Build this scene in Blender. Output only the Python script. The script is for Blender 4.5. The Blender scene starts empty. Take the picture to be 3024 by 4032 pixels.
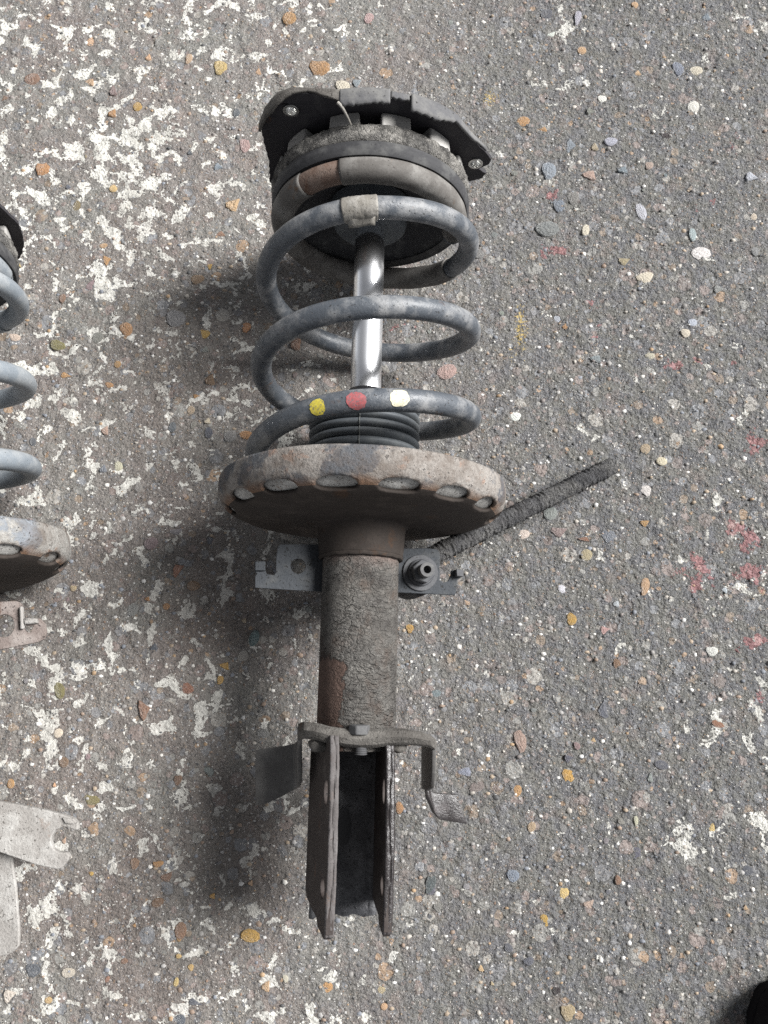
import bpy, bmesh, math, random
import numpy as np
from mathutils import Vector, Matrix
from mathutils.geometry import tessellate_polygon

R = math.radians
random.seed(7)
rng = np.random.default_rng(11)
scene = bpy.context.scene
COL = scene.collection

# ------------------------------------------------------------------ camera
TILT = R(12.0)
CAM_Z = 0.615
FPX = 3030.0                    # focal length in pixels of the 3024x4032 photograph
cam_d = bpy.data.cameras.new("camera")
cam = bpy.data.objects.new("camera", cam_d)
COL.objects.link(cam)
cam.location = (0, 0, CAM_Z)
cam.rotation_euler = (TILT, 0, 0)
cam_d.sensor_fit = 'VERTICAL'
cam_d.sensor_height = 36.0
cam_d.lens = 36.0 * FPX / 4032.0
cam_d.clip_start = 0.02
cam_d.clip_end = 200
scene.camera = cam

# ------------------------------------------------------------------ sky and sun
SUN_DIR = Vector((0.68, 0.25, 0.66)).normalized()
SUN_EL = math.asin(SUN_DIR.z)
SUN_AZ = math.atan2(SUN_DIR.x, SUN_DIR.y)
world = bpy.data.worlds.new("World")
scene.world = world
world.use_nodes = True
wn = world.node_tree
wn.nodes.clear()
w_out = wn.nodes.new("ShaderNodeOutputWorld")
w_bg = wn.nodes.new("ShaderNodeBackground")
w_sky = wn.nodes.new("ShaderNodeTexSky")
w_sky.sky_type = 'NISHITA'
w_sky.sun_disc = False
w_sky.sun_elevation = SUN_EL
w_sky.sun_rotation = SUN_AZ
w_sky.air_density = 0.4
w_sky.dust_density = 0.5
w_sky.ozone_density = 1.0
w_hs = wn.nodes.new("ShaderNodeHueSaturation")
w_hs.inputs['Saturation'].default_value = 0.14      # overcast: the blue is mostly greyed out
w_bg.inputs['Strength'].default_value = 0.05
wn.links.new(w_sky.outputs[0], w_hs.inputs['Color'])
wn.links.new(w_hs.outputs[0], w_bg.inputs['Color'])
wn.links.new(w_bg.outputs[0], w_out.inputs['Surface'])

sun_d = bpy.data.lights.new("sun", 'SUN')
sun_d.energy = 2.6
sun_d.angle = R(25)
sun_d.color = (1.0, 0.99, 0.972)
sun = bpy.data.objects.new("sun", sun_d)
COL.objects.link(sun)
sun.rotation_euler = SUN_DIR.to_track_quat('Z', 'Y').to_euler()
sun.location = SUN_DIR * 5

scene.view_settings.view_transform = 'Standard'
scene.view_settings.look = 'None'
scene.view_settings.gamma = 1.0
scene.view_settings.exposure = 1.76
scene.render.engine = 'CYCLES'
scene.cycles.max_bounces = 6
scene.cycles.use_denoising = False      # keeps the grit of the concrete sharp

# ------------------------------------------------------------------ picture-to-place helpers
C_R = Vector((1, 0, 0))
C_U = Vector((0, math.cos(TILT), math.sin(TILT)))
C_F = Vector((0, math.sin(TILT), -math.cos(TILT)))
C_O = Vector((0, 0, CAM_Z))


def ray(nx, ny):
    return C_F + C_R * ((nx - 1512) / FPX) + C_U * ((2016 - ny) / FPX)


def on_z(nx, ny, z=0.0):
    d = ray(nx, ny)
    return C_O + d * ((z - CAM_Z) / d.z)


def on_plane(nx, ny, p, n):
    d = ray(nx, ny)
    return C_O + d * ((p - C_O).dot(n) / d.dot(n))


# ------------------------------------------------------------------ node helper
class NT:
    def __init__(self, name):
        self.m = bpy.data.materials.new(name)
        self.m.use_nodes = True
        self.t = self.m.node_tree
        self.t.nodes.clear()
        self.out = self.t.nodes.new("ShaderNodeOutputMaterial")
        self.b = self.t.nodes.new("ShaderNodeBsdfPrincipled")
        self.t.links.new(self.b.outputs[0], self.out.inputs[0])
        self.tc = self.t.nodes.new("ShaderNodeTexCoord")
        self.co = self.tc.outputs['Object']

    def put(self, sock, v):
        if isinstance(v, bpy.types.NodeSocket):
            self.t.links.new(v, sock)
        elif isinstance(v, (tuple, list)) and len(v) == 3 and sock.type == 'RGBA':
            sock.default_value = (*v, 1)
        else:
            sock.default_value = v

    def noise(self, scale, detail=4, rough=0.55, co=None, dist=0.0, color=False):
        n = self.t.nodes.new("ShaderNodeTexNoise")
        self.put(n.inputs['Vector'], co or self.co)
        n.inputs['Scale'].default_value = scale
        n.inputs['Detail'].default_value = detail
        n.inputs['Roughness'].default_value = rough
        n.inputs['Distortion'].default_value = dist
        return n.outputs['Color' if color else 'Fac']

    def vor(self, scale, co=None, feature='F1', rnd=1.0):
        n = self.t.nodes.new("ShaderNodeTexVoronoi")
        n.feature = feature
        self.put(n.inputs['Vector'], co or self.co)
        n.inputs['Scale'].default_value = scale
        n.inputs['Randomness'].default_value = rnd
        return n

    def math(self, op, a, b=0.0, c=None, clamp=False):
        n = self.t.nodes.new("ShaderNodeMath")
        n.operation = op
        n.use_clamp = clamp
        self.put(n.inputs[0], a)
        self.put(n.inputs[1], b)
        if c is not None:
            self.put(n.inputs[2], c)
        return n.outputs[0]

    def step(self, v, lo, hi, a=0.0, b=1.0):
        n = self.t.nodes.new("ShaderNodeMapRange")
        n.clamp = True
        self.put(n.inputs[0], v)
        self.put(n.inputs[1], lo)
        self.put(n.inputs[2], hi)
        self.put(n.inputs[3], a)
        self.put(n.inputs[4], b)
        return n.outputs[0]

    def mix(self, f, a, b, mode='MIX'):
        n = self.t.nodes.new("ShaderNodeMix")
        n.data_type = 'RGBA'
        n.blend_type = mode
        self.put(n.inputs[0], f)
        self.put(n.inputs[6], a)
        self.put(n.inputs[7], b)
        return n.outputs[2]

    def ramp(self, v, stops, interp='LINEAR'):
        n = self.t.nodes.new("ShaderNodeValToRGB")
        cr = n.color_ramp
        cr.interpolation = interp
        while len(cr.elements) < len(stops):
            cr.elements.new(0.5)
        for e, (p, c) in zip(cr.elements, stops):
            e.position = p
            e.color = (*c, 1) if len(c) == 3 else c
        self.put(n.inputs[0], v)
        return n.outputs[0]

    def mapping(self, scale=(1, 1, 1), loc=(0, 0, 0), co=None):
        n = self.t.nodes.new("ShaderNodeMapping")
        self.put(n.inputs[0], co or self.co)
        n.inputs['Scale'].default_value = scale
        n.inputs['Location'].default_value = loc
        return n.outputs[0]

    def warp(self, amt, scale, co=None):
        c = self.noise(scale, 3, 0.6, co, color=True)
        s = self.t.nodes.new("ShaderNodeVectorMath")
        s.operation = 'SUBTRACT'
        self.t.links.new(c, s.inputs[0])
        s.inputs[1].default_value = (.5, .5, .5)
        k = self.t.nodes.new("ShaderNodeVectorMath")
        k.operation = 'MULTIPLY_ADD'
        self.t.links.new(s.outputs[0], k.inputs[0])
        k.inputs[1].default_value = (amt, amt, amt)
        self.put(k.inputs[2], co or self.co)
        return k.outputs[0]

    def attr(self, name):
        n = self.t.nodes.new("ShaderNodeAttribute")
        n.attribute_name = name
        return n

    def sep(self, v):
        n = self.t.nodes.new("ShaderNodeSeparateXYZ")
        self.put(n.inputs[0], v)
        return n.outputs

    def bump(self, h, dist, strength=1.0, normal=None):
        n = self.t.nodes.new("ShaderNodeBump")
        n.inputs['Distance'].default_value = dist
        nt_put = n.inputs['Strength']
        self.put(nt_put, strength)
        self.put(n.inputs['Height'], h)
        if normal is not None:
            self.t.links.new(normal, n.inputs['Normal'])
        return n.outputs[0]

    def set(self, col=None, rough=None, metal=None, normal=None, spec=None):
        if col is not None:
            self.put(self.b.inputs['Base Color'], col)
        if rough is not None:
            self.put(self.b.inputs['Roughness'], rough)
        if metal is not None:
            self.put(self.b.inputs['Metallic'], metal)
        if normal is not None:
            self.t.links.new(normal, self.b.inputs['Normal'])
        if spec is not None:
            self.put(self.b.inputs['Specular IOR Level'], spec)
        return self.m


def worn(name, base, dust=(.24, .235, .225), dust_amt=.5, rust=(.16, .075, .04), rust_amt=.25,
         pit=(.02, .02, .022), pit_amt=.3, rough=.7, scale=1.0, bump=.0004, spec=.35, metal=0.0):
    """Old painted metal: base coat, clouds of dust, rust blooms, small dark chips."""
    n = NT(name)
    w = n.warp(.004, 220 * scale)
    d = n.noise(60 * scale, 6, .65, w)
    c = n.mix(n.step(d, .62 - .34 * dust_amt, .80 - .26 * dust_amt), base, dust)
    fine = n.noise(900 * scale, 3, .6)
    c = n.mix(.35, c, n.ramp(fine, [(.3, (.45, .45, .45)), (.7, (1, 1, 1))]), 'MULTIPLY')
    rs = n.noise(38 * scale, 6, .7, n.mapping(loc=(.37, .11, .73), co=w))
    rm = n.step(rs, .72 - .32 * rust_amt, .80 - .26 * rust_amt)
    rcol = n.mix(n.noise(260 * scale, 4), rust, tuple(v * .45 for v in rust))
    c = n.mix(rm, c, rcol)
    pn = n.noise(430 * scale, 3, .6, n.mapping(loc=(.9, .2, .4)))
    pm = n.step(pn, .74 - .14 * pit_amt, .76 - .14 * pit_amt)
    c = n.mix(pm, c, pit)
    h = n.math('ADD', n.math('MULTIPLY', d, .8), n.math('MULTIPLY', n.noise(500 * scale, 5, .65), .5))
    h = n.math('SUBTRACT', h, n.math('MULTIPLY', pm, .35))
    return n.set(c, n.step(d, .3, .7, rough - .1, min(1, rough + .15)), metal, n.bump(h, bump), spec)


# ------------------------------------------------------------------ mesh helpers
AX = 0.095                      # height of the strut axis above the ground


def mesh_obj(name, verts, faces, mat, parent=None, smooth=True, sharp=40, bevel=0, seg=2, solid=0, offset=-1):
    me = bpy.data.meshes.new(name)
    me.from_pydata([tuple(v) for v in verts], [], faces)
    bm = bmesh.new()
    bm.from_mesh(me)
    if not solid:
        bmesh.ops.recalc_face_normals(bm, faces=bm.faces)
    bm.to_mesh(me)
    bm.free()
    if smooth:
        me.polygons.foreach_set("use_smooth", [True] * len(me.polygons))
        me.set_sharp_from_angle(angle=R(sharp))
    for m in (mat if isinstance(mat, (list, tuple)) else [mat]):
        me.materials.append(m)
    o = bpy.data.objects.new(name, me)
    COL.objects.link(o)
    if parent:
        o.parent = parent
    if solid:
        s = o.modifiers.new("thickness", 'SOLIDIFY')
        s.thickness = solid
        s.offset = offset
    if bevel:
        b = o.modifiers.new("edges", 'BEVEL')
        b.width = bevel
        b.segments = seg
        b.limit_method = 'ANGLE'
        b.angle_limit = R(40)
    return o


def roll_pt(p, roll):
    """rotate a local point about the strut axis; positive leans the top towards +x"""
    c, s = math.cos(roll), math.sin(roll)
    x, y, z = p[0], p[1], p[2]
    return (c * x + s * z, y, AX - s * x + c * z)


def lathe(name, prof, mat, parent, n=64, a0=0.0, a1=math.tau, roll=0.0, **k):
    """profile [(s, r)] turned about the strut axis; angle 0 is up, positive to +x"""
    full = abs(a1 - a0 - math.tau) < 1e-6
    cols = n if full else n + 1
    V, F = [], []
    for i in range(cols):
        a = a0 + (a1 - a0) * i / n
        for s, r in prof:
            V.append((r * math.sin(a), s, AX + r * math.cos(a)))
    m = len(prof)
    for i in range(n):
        j = (i + 1) % cols
        for q in range(m - 1):
            F.append((i * m + q, i * m + q + 1, j * m + q + 1, j * m + q))
    return mesh_obj(name, V, F, mat, parent, **k)


def frames(path):
    P = [Vector(p) for p in path]
    T = []
    for i in range(len(P)):
        a, b = P[max(0, i - 1)], P[min(len(P) - 1, i + 1)]
        T.append((b - a).normalized())
    N = [T[0].orthogonal().normalized()]
    for i in range(1, len(P)):
        n = N[-1] - T[i] * N[-1].dot(T[i])
        N.append(n.normalized())
    return P, T, N


def tube(name, path, rad, mat, parent, n=14, cap=True, jitter=None, **k):
    P, T, N = frames(path)
    V, F = [], []
    for i, p in enumerate(P):
        b = T[i].cross(N[i])
        r = rad(i / (len(P) - 1)) if callable(rad) else rad
        for q in range(n):
            a = math.tau * q / n
            rr = r + (jitter(i, q) if jitter else 0)
            V.append(p + (N[i] * math.cos(a) + b * math.sin(a)) * rr)
    for i in range(len(P) - 1):
        for q in range(n):
            F.append((i * n + q, i * n + (q + 1) % n, (i + 1) * n + (q + 1) % n, (i + 1) * n + q))
    if cap:
        F.append(tuple(range(n))[::-1])
        F.append(tuple((len(P) - 1) * n + q for q in range(n)))
    return mesh_obj(name, V, F, mat, parent, **k)


def circle2(cx, cy, rx, ry=None, n=20, rot=0):
    ry = ry or rx
    out = []
    for i in range(n):
        a = math.tau * i / n
        x, y = rx * math.cos(a), ry * math.sin(a)
        out.append((cx + x * math.cos(rot) - y * math.sin(rot), cy + x * math.sin(rot) + y * math.cos(rot)))
    return out


def plate(name, outer, holes, to3, h0, h1, mat, parent, bevel=.0006, **k):
    """2-D outline with holes, extruded from h0 to h1; to3(u, v, h) gives the local point"""
    loops = [outer] + list(holes)
    flat = [p for L in loops for p in L]
    tris = tessellate_polygon([[Vector((u, v, 0)) for u, v in L] for L in loops])
    n = len(flat)
    V = [to3(u, v, h0) for u, v in flat] + [to3(u, v, h1) for u, v in flat]
    if not holes:
        tris = [tuple(range(n))]
    F = [tuple(t) for t in tris] + [tuple(n + i for i in reversed(t)) for t in tris]
    base = 0
    for L in loops:
        m = len(L)
        for i in range(m):
            j = (i + 1) % m
            F.append((base + i, base + j, n + base + j, n + base + i))
        base += m
    return mesh_obj(name, V, F, mat, parent, smooth=True, sharp=30, bevel=bevel, **k)


def sheet(name, rows, mat, parent, th, bevel=.0005, sub=1, **k):
    """rows of points -> thick bent sheet"""
    m = len(rows[0])
    V = [p for r in rows for p in r]
    F = []
    for i in range(len(rows) - 1):
        for j in range(m - 1):
            F.append((i * m + j, i * m + j + 1, (i + 1) * m + j + 1, (i + 1) * m + j))
    return mesh_obj(name, V, F, mat, parent, solid=th, offset=0, bevel=bevel, sharp=35, **k)


def hexagon(name, centre, axis, r, h, mat, parent, hole=0, bevel=.0006):
    axis = Vector(axis).normalized()
    u = axis.orthogonal().normalized()
    v = axis.cross(u)
    c = Vector(centre)
    outer = [(r * math.cos(math.tau * i / 6), r * math.sin(math.tau * i / 6)) for i in range(6)]
    holes = [circle2(0, 0, hole, n=16)] if hole else []
    return plate(name, outer, holes, lambda a, b, q: c + u * a + v * b + axis * q, 0, h, mat, parent, bevel=bevel)


def disc(name, centre, axis, r, h, mat, parent, hole=0, n=28, bevel=.0006):
    axis = Vector(axis).normalized()
    u = axis.orthogonal().normalized()
    v = axis.cross(u)
    c = Vector(centre)
    return plate(name, circle2(0, 0, r, n=n), [circle2(0, 0, hole, n=18)] if hole else [],
                 lambda a, b, q: c + u * a + v * b + axis * q, 0, h, mat, parent, bevel=bevel)


def tag(o, label=None, cat=None, group=None, kind=None):
    for key, v in (("label", label), ("category", cat), ("group", group), ("kind", kind)):
        if v:
            o[key] = v
    return o


# ------------------------------------------------------------------ the ground
def band_noise(ny, nx, step, wl, seed, rough=1.0):
    """random field with wavelengths around wl metres, unit variance"""
    g = np.random.default_rng(seed).standard_normal((ny, nx))
    f = np.hypot(np.fft.fftfreq(ny, step)[:, None], np.fft.rfftfreq(nx, step)[None, :])
    k = np.exp(-0.5 * ((f - 1 / wl) / (0.45 / wl)) ** 2)
    h = np.fft.irfft2(np.fft.rfft2(g) * k, s=(ny, nx))
    return h / h.std()


X0, X1, Y0, Y1, STEP = -0.46, 0.46, -0.32, 0.74, 0.00135
xs = np.arange(X0, X1 + STEP / 2, STEP)
ys = np.arange(Y0, Y1 + STEP / 2, STEP)
nx_, ny_ = len(xs), len(ys)
H = .00034 * band_noise(ny_, nx_, STEP, .045, 1)
H += .00030 * band_noise(ny_, nx_, STEP, .016, 2)
b1 = band_noise(ny_, nx_, STEP, .0075, 3)
b2 = band_noise(ny_, nx_, STEP, .0042, 4)
coarse_side = 1 / (1 + np.exp(-(xs[None, :] - .03 - .1 * (ys[:, None] - .15)) / .05))   # the right side is cruder
H += (.00011 + .00017 * coarse_side) * b1
H += (.00009 + .00022 * coarse_side) * b2
H += -.00035 * np.clip(band_noise(ny_, nx_, STEP, .011, 5) - 1.3, 0, 2)
edge = np.minimum(np.minimum(xs - X0, X1 - xs)[None, :], np.minimum(ys - Y0, Y1 - ys)[:, None])
H *= np.clip(edge / .03, 0, 1)


def ground_h(x, y):
    i = int(round((x - X0) / STEP))
    j = int(round((y - Y0) / STEP))
    if 0 <= i < nx_ and 0 <= j < ny_:
        return float(H[j, i])
    return 0.0


far = np.array([.05, .12, .25, .5, 1, 2, 4, 8, 16, 30])
gx = np.concatenate([(X0 - far)[::-1], xs, X1 + far])
gy = np.concatenate([(Y0 - far)[::-1], ys, Y1 + far])
k = len(far)
Z = np.pad(H, ((k, k), (k, k)))
GX, GY = np.meshgrid(gx, gy)

# how much of each old paint is left where: (photo x, photo y, radius x, radius y, amount)
WHITE = [(300, 300, 330, 330, .62), (480, 620, 300, 300, .9), (760, 130, 180, 160, .7), (150, 700, 200, 250, .65),
         (560, 900, 300, 200, .7), (900, 560, 120, 150, .5), (420, 1120, 300, 260, .62), (150, 1400, 200, 260, .6),
         (650, 1400, 260, 260, .5), (330, 1560, 260, 180, .52), (200, 2100, 200, 300, .5), (600, 1950, 260, 200, .42),
         (830, 2060, 160, 120, .55), (520, 2420, 180, 180, .52), (300, 2640, 240, 230, .68), (200, 2900, 240, 200, .7),
         (560, 2800, 240, 200, .45), (350, 3100, 280, 200, .45), (480, 3300, 200, 150, .4), (250, 3600, 260, 220, .72),
         (600, 3550, 200, 200, .42), (450, 3850, 320, 200, .4), (950, 3850, 220, 140, .5), (1280, 3960, 160, 110, .6),
         (1040, 3950, 200, 120, .5), (880, 2450, 140, 260, .35), (1000, 2350, 120, 120, .45), (1300, 120, 160, 130, .5),
         (1150, 60, 130, 120, .55), (2230, 60, 60, 110, .75), (2170, 320, 120, 50, .55), (2560, 450, 70, 60, .6),
         (2960, 60, 70, 70, .65), (2840, 1980, 70, 90, .75), (2920, 2050, 90, 60, .6), (2930, 2290, 70, 60, .75),
         (2830, 2330, 60, 60, .6), (2860, 2880, 140, 110, .8), (2700, 3260, 60, 130, .8), (2810, 3330, 70, 80, .75),
         (2990, 3250, 60, 130, .75), (2990, 2800, 60, 80, .6), (2350, 1740, 90, 70, .45), (1620, 560, 60, 50, .3),
         (2200, 3820, 120, 90, .25), (2360, 3560, 60, 60, .4), (1000, 1150, 140, 200, .3), (2240, 3260, 60, 50, .5),
         (2060, 3700, 120, 100, .2), (1640, 3900, 120, 90, .35), (1380, 3640, 60, 50, .5), (2890, 1450, 40, 160, .4)]
RED = [(2740, 2270, 90, 120, .85), (2930, 2120, 110, 90, .9), (2960, 2260, 90, 90, .85), (2960, 2530, 90, 50, .95),
       (2980, 1740, 60, 70, .9), (2170, 760, 45, 60, .8), (2190, 990, 90, 45, .85), (2340, 1180, 50, 90, .7),
       (2350, 1300, 40, 40, .75), (2900, 580, 90, 70, .6), (2770, 800, 110, 60, .55), (2690, 1440, 110, 50, .8),
       (2900, 1410, 70, 50, .7), (2350, 1790, 50, 45, .8), (1580, 1270, 80, 70, .6), (2080, 600, 80, 80, .45),
       (2990, 330, 40, 120, .4), (2980, 2750, 60, 120, .6), (2830, 2360, 60, 50, .7), (1980, 1500, 60, 60, .35),
       (2970, 920, 40, 60, .5), (2200, 500, 60, 50, .4), (2010, 820, 40, 50, .5)]
YEL = [(1930, 385, 50, 40, .8), (2050, 1290, 35, 130, .85), (2020, 1390, 40, 60, .6), (2010, 660, 60, 100, .45),
       (1990, 520, 60, 60, .4), (2910, 220, 30, 90, .5), (2030, 1080, 50, 120, .35), (1990, 860, 40, 80, .35)]


def zone(lst):
    out = np.zeros(GX.shape)
    for px, py, rx, ry, a in lst:
        p = on_z(px, py)
        sx = abs(on_z(px + rx, py).x - p.x)
        sy = abs(on_z(px, py + ry).y - p.y)
        out = np.maximum(out, a * np.exp(-.5 * (((GX - p.x) / (sx * .8)) ** 2 + ((GY - p.y) / (sy * .8)) ** 2)))
    return out


zw, zr, zy = zone(WHITE), zone(RED), zone(YEL)
left_side = 1 / (1 + np.exp((GX + .04 + .0 * GY) / .03))
zw = np.maximum(np.minimum(zw * .98, .80), .43 * left_side)
STAIN_AND_SHADE = [(640, 1500, 260, 380, .8), (820, 2350, 240, 330, .9), (560, 2900, 200, 300, .5), (930, 3350, 240, 420, .8), (600, 900, 200, 200, .5),
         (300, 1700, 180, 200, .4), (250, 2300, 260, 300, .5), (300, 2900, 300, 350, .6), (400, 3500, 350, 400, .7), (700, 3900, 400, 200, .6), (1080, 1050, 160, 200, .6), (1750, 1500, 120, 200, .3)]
zs_ = zone(STAIN_AND_SHADE)  # brown ground tint plus strut shadow and lower-left dimming put into the colour
rows_, cols_ = GX.shape
V = np.stack([GX, GY, Z], -1).reshape(-1, 3).astype(np.float32)
idx = np.arange(rows_ * cols_).reshape(rows_, cols_)
F = np.stack([idx[:-1, :-1], idx[:-1, 1:], idx[1:, 1:], idx[1:, :-1]], -1).reshape(-1, 4).astype(np.int32)
gm = bpy.data.meshes.new("concrete_ground")
gm.vertices.add(len(V))
gm.vertices.foreach_set("co", V.ravel())
gm.loops.add(F.size)
gm.loops.foreach_set("vertex_index", F.ravel())
gm.polygons.add(len(F))
gm.polygons.foreach_set("loop_start", np.arange(0, F.size, 4, dtype=np.int32))
gm.polygons.foreach_set("use_smooth", np.ones(len(F), dtype=bool))
gm.update(calc_edges=True)
at = gm.attributes.new("old_paint", 'FLOAT_COLOR', 'POINT')
side = 1 / (1 + np.exp(-(GX - .03 - .1 * (GY - .15)) / .05))
at.data.foreach_set("color", np.stack([zw, zr, zy, side], -1).astype(np.float32).ravel())


gm.attributes.new("brown_stain_and_shade", 'FLOAT', 'POINT').data.foreach_set("value", zs_.astype(np.float32).ravel())


def ground_material():
    n = NT("aggregate_concrete")
    a = n.attr("old_paint")
    zs = n.sep(a.outputs['Color'])
    side_ = a.outputs['Alpha']
    # cement
    big = n.noise(14, 5, .6)
    mid = n.noise(70, 5, .62, n.mapping(loc=(3, 1, 0)))
    grey_l = n.mix(n.step(big, .40, .60), (.190, .185, .170), (.176, .156, .145))
    grey_r = n.mix(n.step(mid, .42, .60), (.158, .155, .142), (.136, .138, .147))
    c = n.mix(side_, grey_l, grey_r)
    c = n.mix(n.step(mid, .55, .72, 0, .55), c, (.140, .136, .140))
    c = n.mix(n.step(n.noise(45, 4, .6, n.mapping(loc=(7, 2, 0))), .56, .68, 0, .45), c, (.23, .185, .165))
    st = n.attr("brown_stain_and_shade").outputs['Fac']
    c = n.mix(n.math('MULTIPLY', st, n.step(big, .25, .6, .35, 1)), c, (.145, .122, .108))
    # stones worn flush with the cement, then sand grains
    wp = n.warp(.0012, 500)
    ws = n.warp(.005, 130)
    fine = n.noise(1500, 4, .7)
    med = n.noise(420, 4, .65, n.mapping(loc=(1, 5, 0)))
    smooth = None
    for sc, lim, keep_, loc in ((62, .40, .60, (5.3, 0, 0)), (105, .40, .52, (2, 8, 0)), (190, .38, .50, (9, 3, 0))):
        v = n.vor(sc, n.mapping(loc=loc, co=ws))
        rnd = n.sep(v.outputs['Color'])
        keep = n.step(rnd[0], keep_, keep_ + .01)
        shape = n.step(n.math('ADD', v.outputs['Distance'], n.math('MULTIPLY', rnd[2], .16)), lim + .03, lim - .01)
        col = n.ramp(rnd[1], [(0, (.155, .155, .160)), (.18, (.205, .165, .150)), (.36, (.175, .180, .190)), (.52, (.225, .220, .205)),
                              (.66, (.150, .125, .115)), (.80, (.20, .155, .115)), (.86, (.29, .275, .25)), (.97, (.28, .19, .12))], 'CONSTANT')
        m = n.math('MULTIPLY', keep, shape)
        gap = n.math('MULTIPLY', keep, n.step(n.math('ABSOLUTE', n.math('SUBTRACT', n.math('ADD', v.outputs['Distance'], n.math('MULTIPLY', rnd[2], .16)), lim + .03)), .035, .0))
        c = n.mix(n.math('MULTIPLY', m, .84), c, col)
        c = n.mix(n.math('MULTIPLY', gap, .6), c, (.055, .05, .046))
        smooth = m if smooth is None else n.math('MAXIMUM', smooth, m)
    raw = n.math('SUBTRACT', 1.0, n.math('MULTIPLY', smooth, .72))
    c = n.mix(n.math('MULTIPLY', raw, .95), c, n.ramp(fine, [(.30, (.48, .48, .48)), (.5, (.95, .95, .95)), (.70, (1.40, 1.40, 1.40))]), 'MULTIPLY')
    c = n.mix(.6, c, n.ramp(med, [(.30, (.55, .54, .53)), (.52, (1, 1, 1)), (.72, (1.25, 1.24, 1.22))]), 'MULTIPLY')
    hgrain = None
    for sc, lim, loc in ((330, .28, (0, 0, 0)), (620, .30, (2.3, 1.1, 0)), (1050, .32, (.3, 4.1, 0))):
        v = n.vor(sc, n.mapping(loc=loc, co=wp))
        rnd = n.sep(v.outputs['Color'])
        keep = n.step(rnd[0], .74, .76)
        shape = n.step(v.outputs['Distance'], lim + .06, lim - .02)
        col = n.ramp(rnd[1], [(0, (.05, .05, .055)), (.20, (.25, .20, .155)), (.40, (.15, .155, .17)), (.56, (.36, .33, .30)),
                              (.72, (.23, .145, .10)), (.77, (.60, .59, .57)), (.90, (.40, .39, .38))], 'CONSTANT')
        m = n.math('MULTIPLY', keep, shape)
        c = n.mix(n.math('MULTIPLY', m, .8), c, col)
        hgrain = m if hgrain is None else n.math('MAXIMUM', hgrain, m)
    # what is left of the white paint: winding islands with round holes
    w1 = n.warp(.012, 60)
    w2 = n.warp(.0030, 240, w1)
    lace = n.noise(68, 2.4, .5, w2, dist=.5)
    holes = n.noise(520, 3, .6, n.mapping(loc=(1, 9, 0)))
    hv = n.vor(360, n.mapping(loc=(3, 2, 0), co=wp))
    hsep = n.sep(hv.outputs['Color'])
    round_ = n.math('MULTIPLY', n.step(hsep[0], .55, .57), n.step(hv.outputs['Distance'], .36, .26))
    lace = n.math('SUBTRACT', lace, n.math('MULTIPLY', round_, .12))
    lace = n.math('SUBTRACT', lace, n.math('MULTIPLY', n.step(holes, .50, .72), .05))
    lace = n.math('ADD', lace, n.math('MULTIPLY', n.math('SUBTRACT', n.noise(300, 2, .5, n.mapping(loc=(2, 2, 0))), .5), .16))
    thr = n.step(zs[0], 0, 1, .70, .44)
    wm = n.step(n.math('SUBTRACT', lace, thr), 0, .008)
    edge_shade = n.step(n.math('ABSOLUTE', n.math('ADD', n.math('SUBTRACT', lace, thr), .009)), .012, .003)
    c = n.mix(n.math('MULTIPLY', edge_shade, .5), c, (.075, .068, .062))  # dark outline: relief shade at the paint edges put into the colour
    worn_ = n.step(n.noise(24, 3, .6, n.mapping(loc=(0, 6, 0))), .36, .64)
    wcol = n.mix(n.step(n.noise(330, 4, .7, n.mapping(loc=(0, 3, 0))), .36, .60), n.mix(worn_, (.36, .35, .32), (.50, .49, .455)),
                 n.mix(worn_, (.55, .54, .495), (.72, .71, .66)))
    wcol = n.mix(n.math('MULTIPLY', st, .55), wcol, (.24, .22, .20))  # same map greys the white paint, partly imitating the light's falloff
    c = n.mix(n.math('MULTIPLY', wm, .94), c, wcol)
    # red and yellow
    rl = n.math('SUBTRACT', n.noise(80, 4, .6, n.mapping(loc=(4, 7, 0), co=w2)), n.math('MULTIPLY', n.step(holes, .5, .7), .08))
    rm = n.step(n.math('SUBTRACT', rl, n.step(zs[1], 0, 1, .84, .36)), 0, .02)
    c = n.mix(n.math('MULTIPLY', rm, .66), c, n.mix(n.step(med, .35, .65), (.25, .085, .088), (.36, .165, .165)))
    yl = n.noise(420, 4, .7, n.mapping(loc=(8, 7, 0)))
    ym = n.step(n.math('SUBTRACT', yl, n.step(zs[2], 0, 1, .80, .42)), 0, .03)
    c = n.mix(n.math('MULTIPLY', ym, .75), c, (.55, .40, .12))
    # pin holes
    ph = n.step(n.noise(240, 2, .5, n.mapping(loc=(6, 6, 0))), .745, .76)
    c = n.mix(ph, c, (.03, .028, .027))
    grit = n.noise(260, 5, .62, n.mapping(scale=(1, 1.25, 1)))
    grit2 = n.noise(480, 3, .6, n.mapping(loc=(4, 4, 0)))
    pits = n.math('MULTIPLY', n.step(n.math('ADD', n.math('MULTIPLY', grit, .6), n.math('MULTIPLY', grit2, .4)), .44, .36), n.math('SUBTRACT', 1.0, n.math('MAXIMUM', smooth, wm)))
    c = n.mix(n.math('MULTIPLY', pits, .5), c, (.055, .052, .048))
    h = n.math('ADD', n.math('MULTIPLY', grit, 1.1), n.math('MULTIPLY', grit2, .5))
    h = n.math('MULTIPLY', h, n.math('SUBTRACT', 1.0, n.math('MULTIPLY', smooth, .55)))
    h = n.math('ADD', h, n.math('MULTIPLY', smooth, .42))
    h = n.math('ADD', h, n.math('MULTIPLY', hgrain, .16))
    h = n.math('ADD', h, n.math('MULTIPLY', wm, .40))
    h = n.math('ADD', h, n.math('MULTIPLY', rm, .12))
    h = n.math('SUBTRACT', h, n.math('MULTIPLY', ph, .8))
    rough = n.mix(smooth, (.66, .66, .66), (.48, .48, .48))
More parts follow.
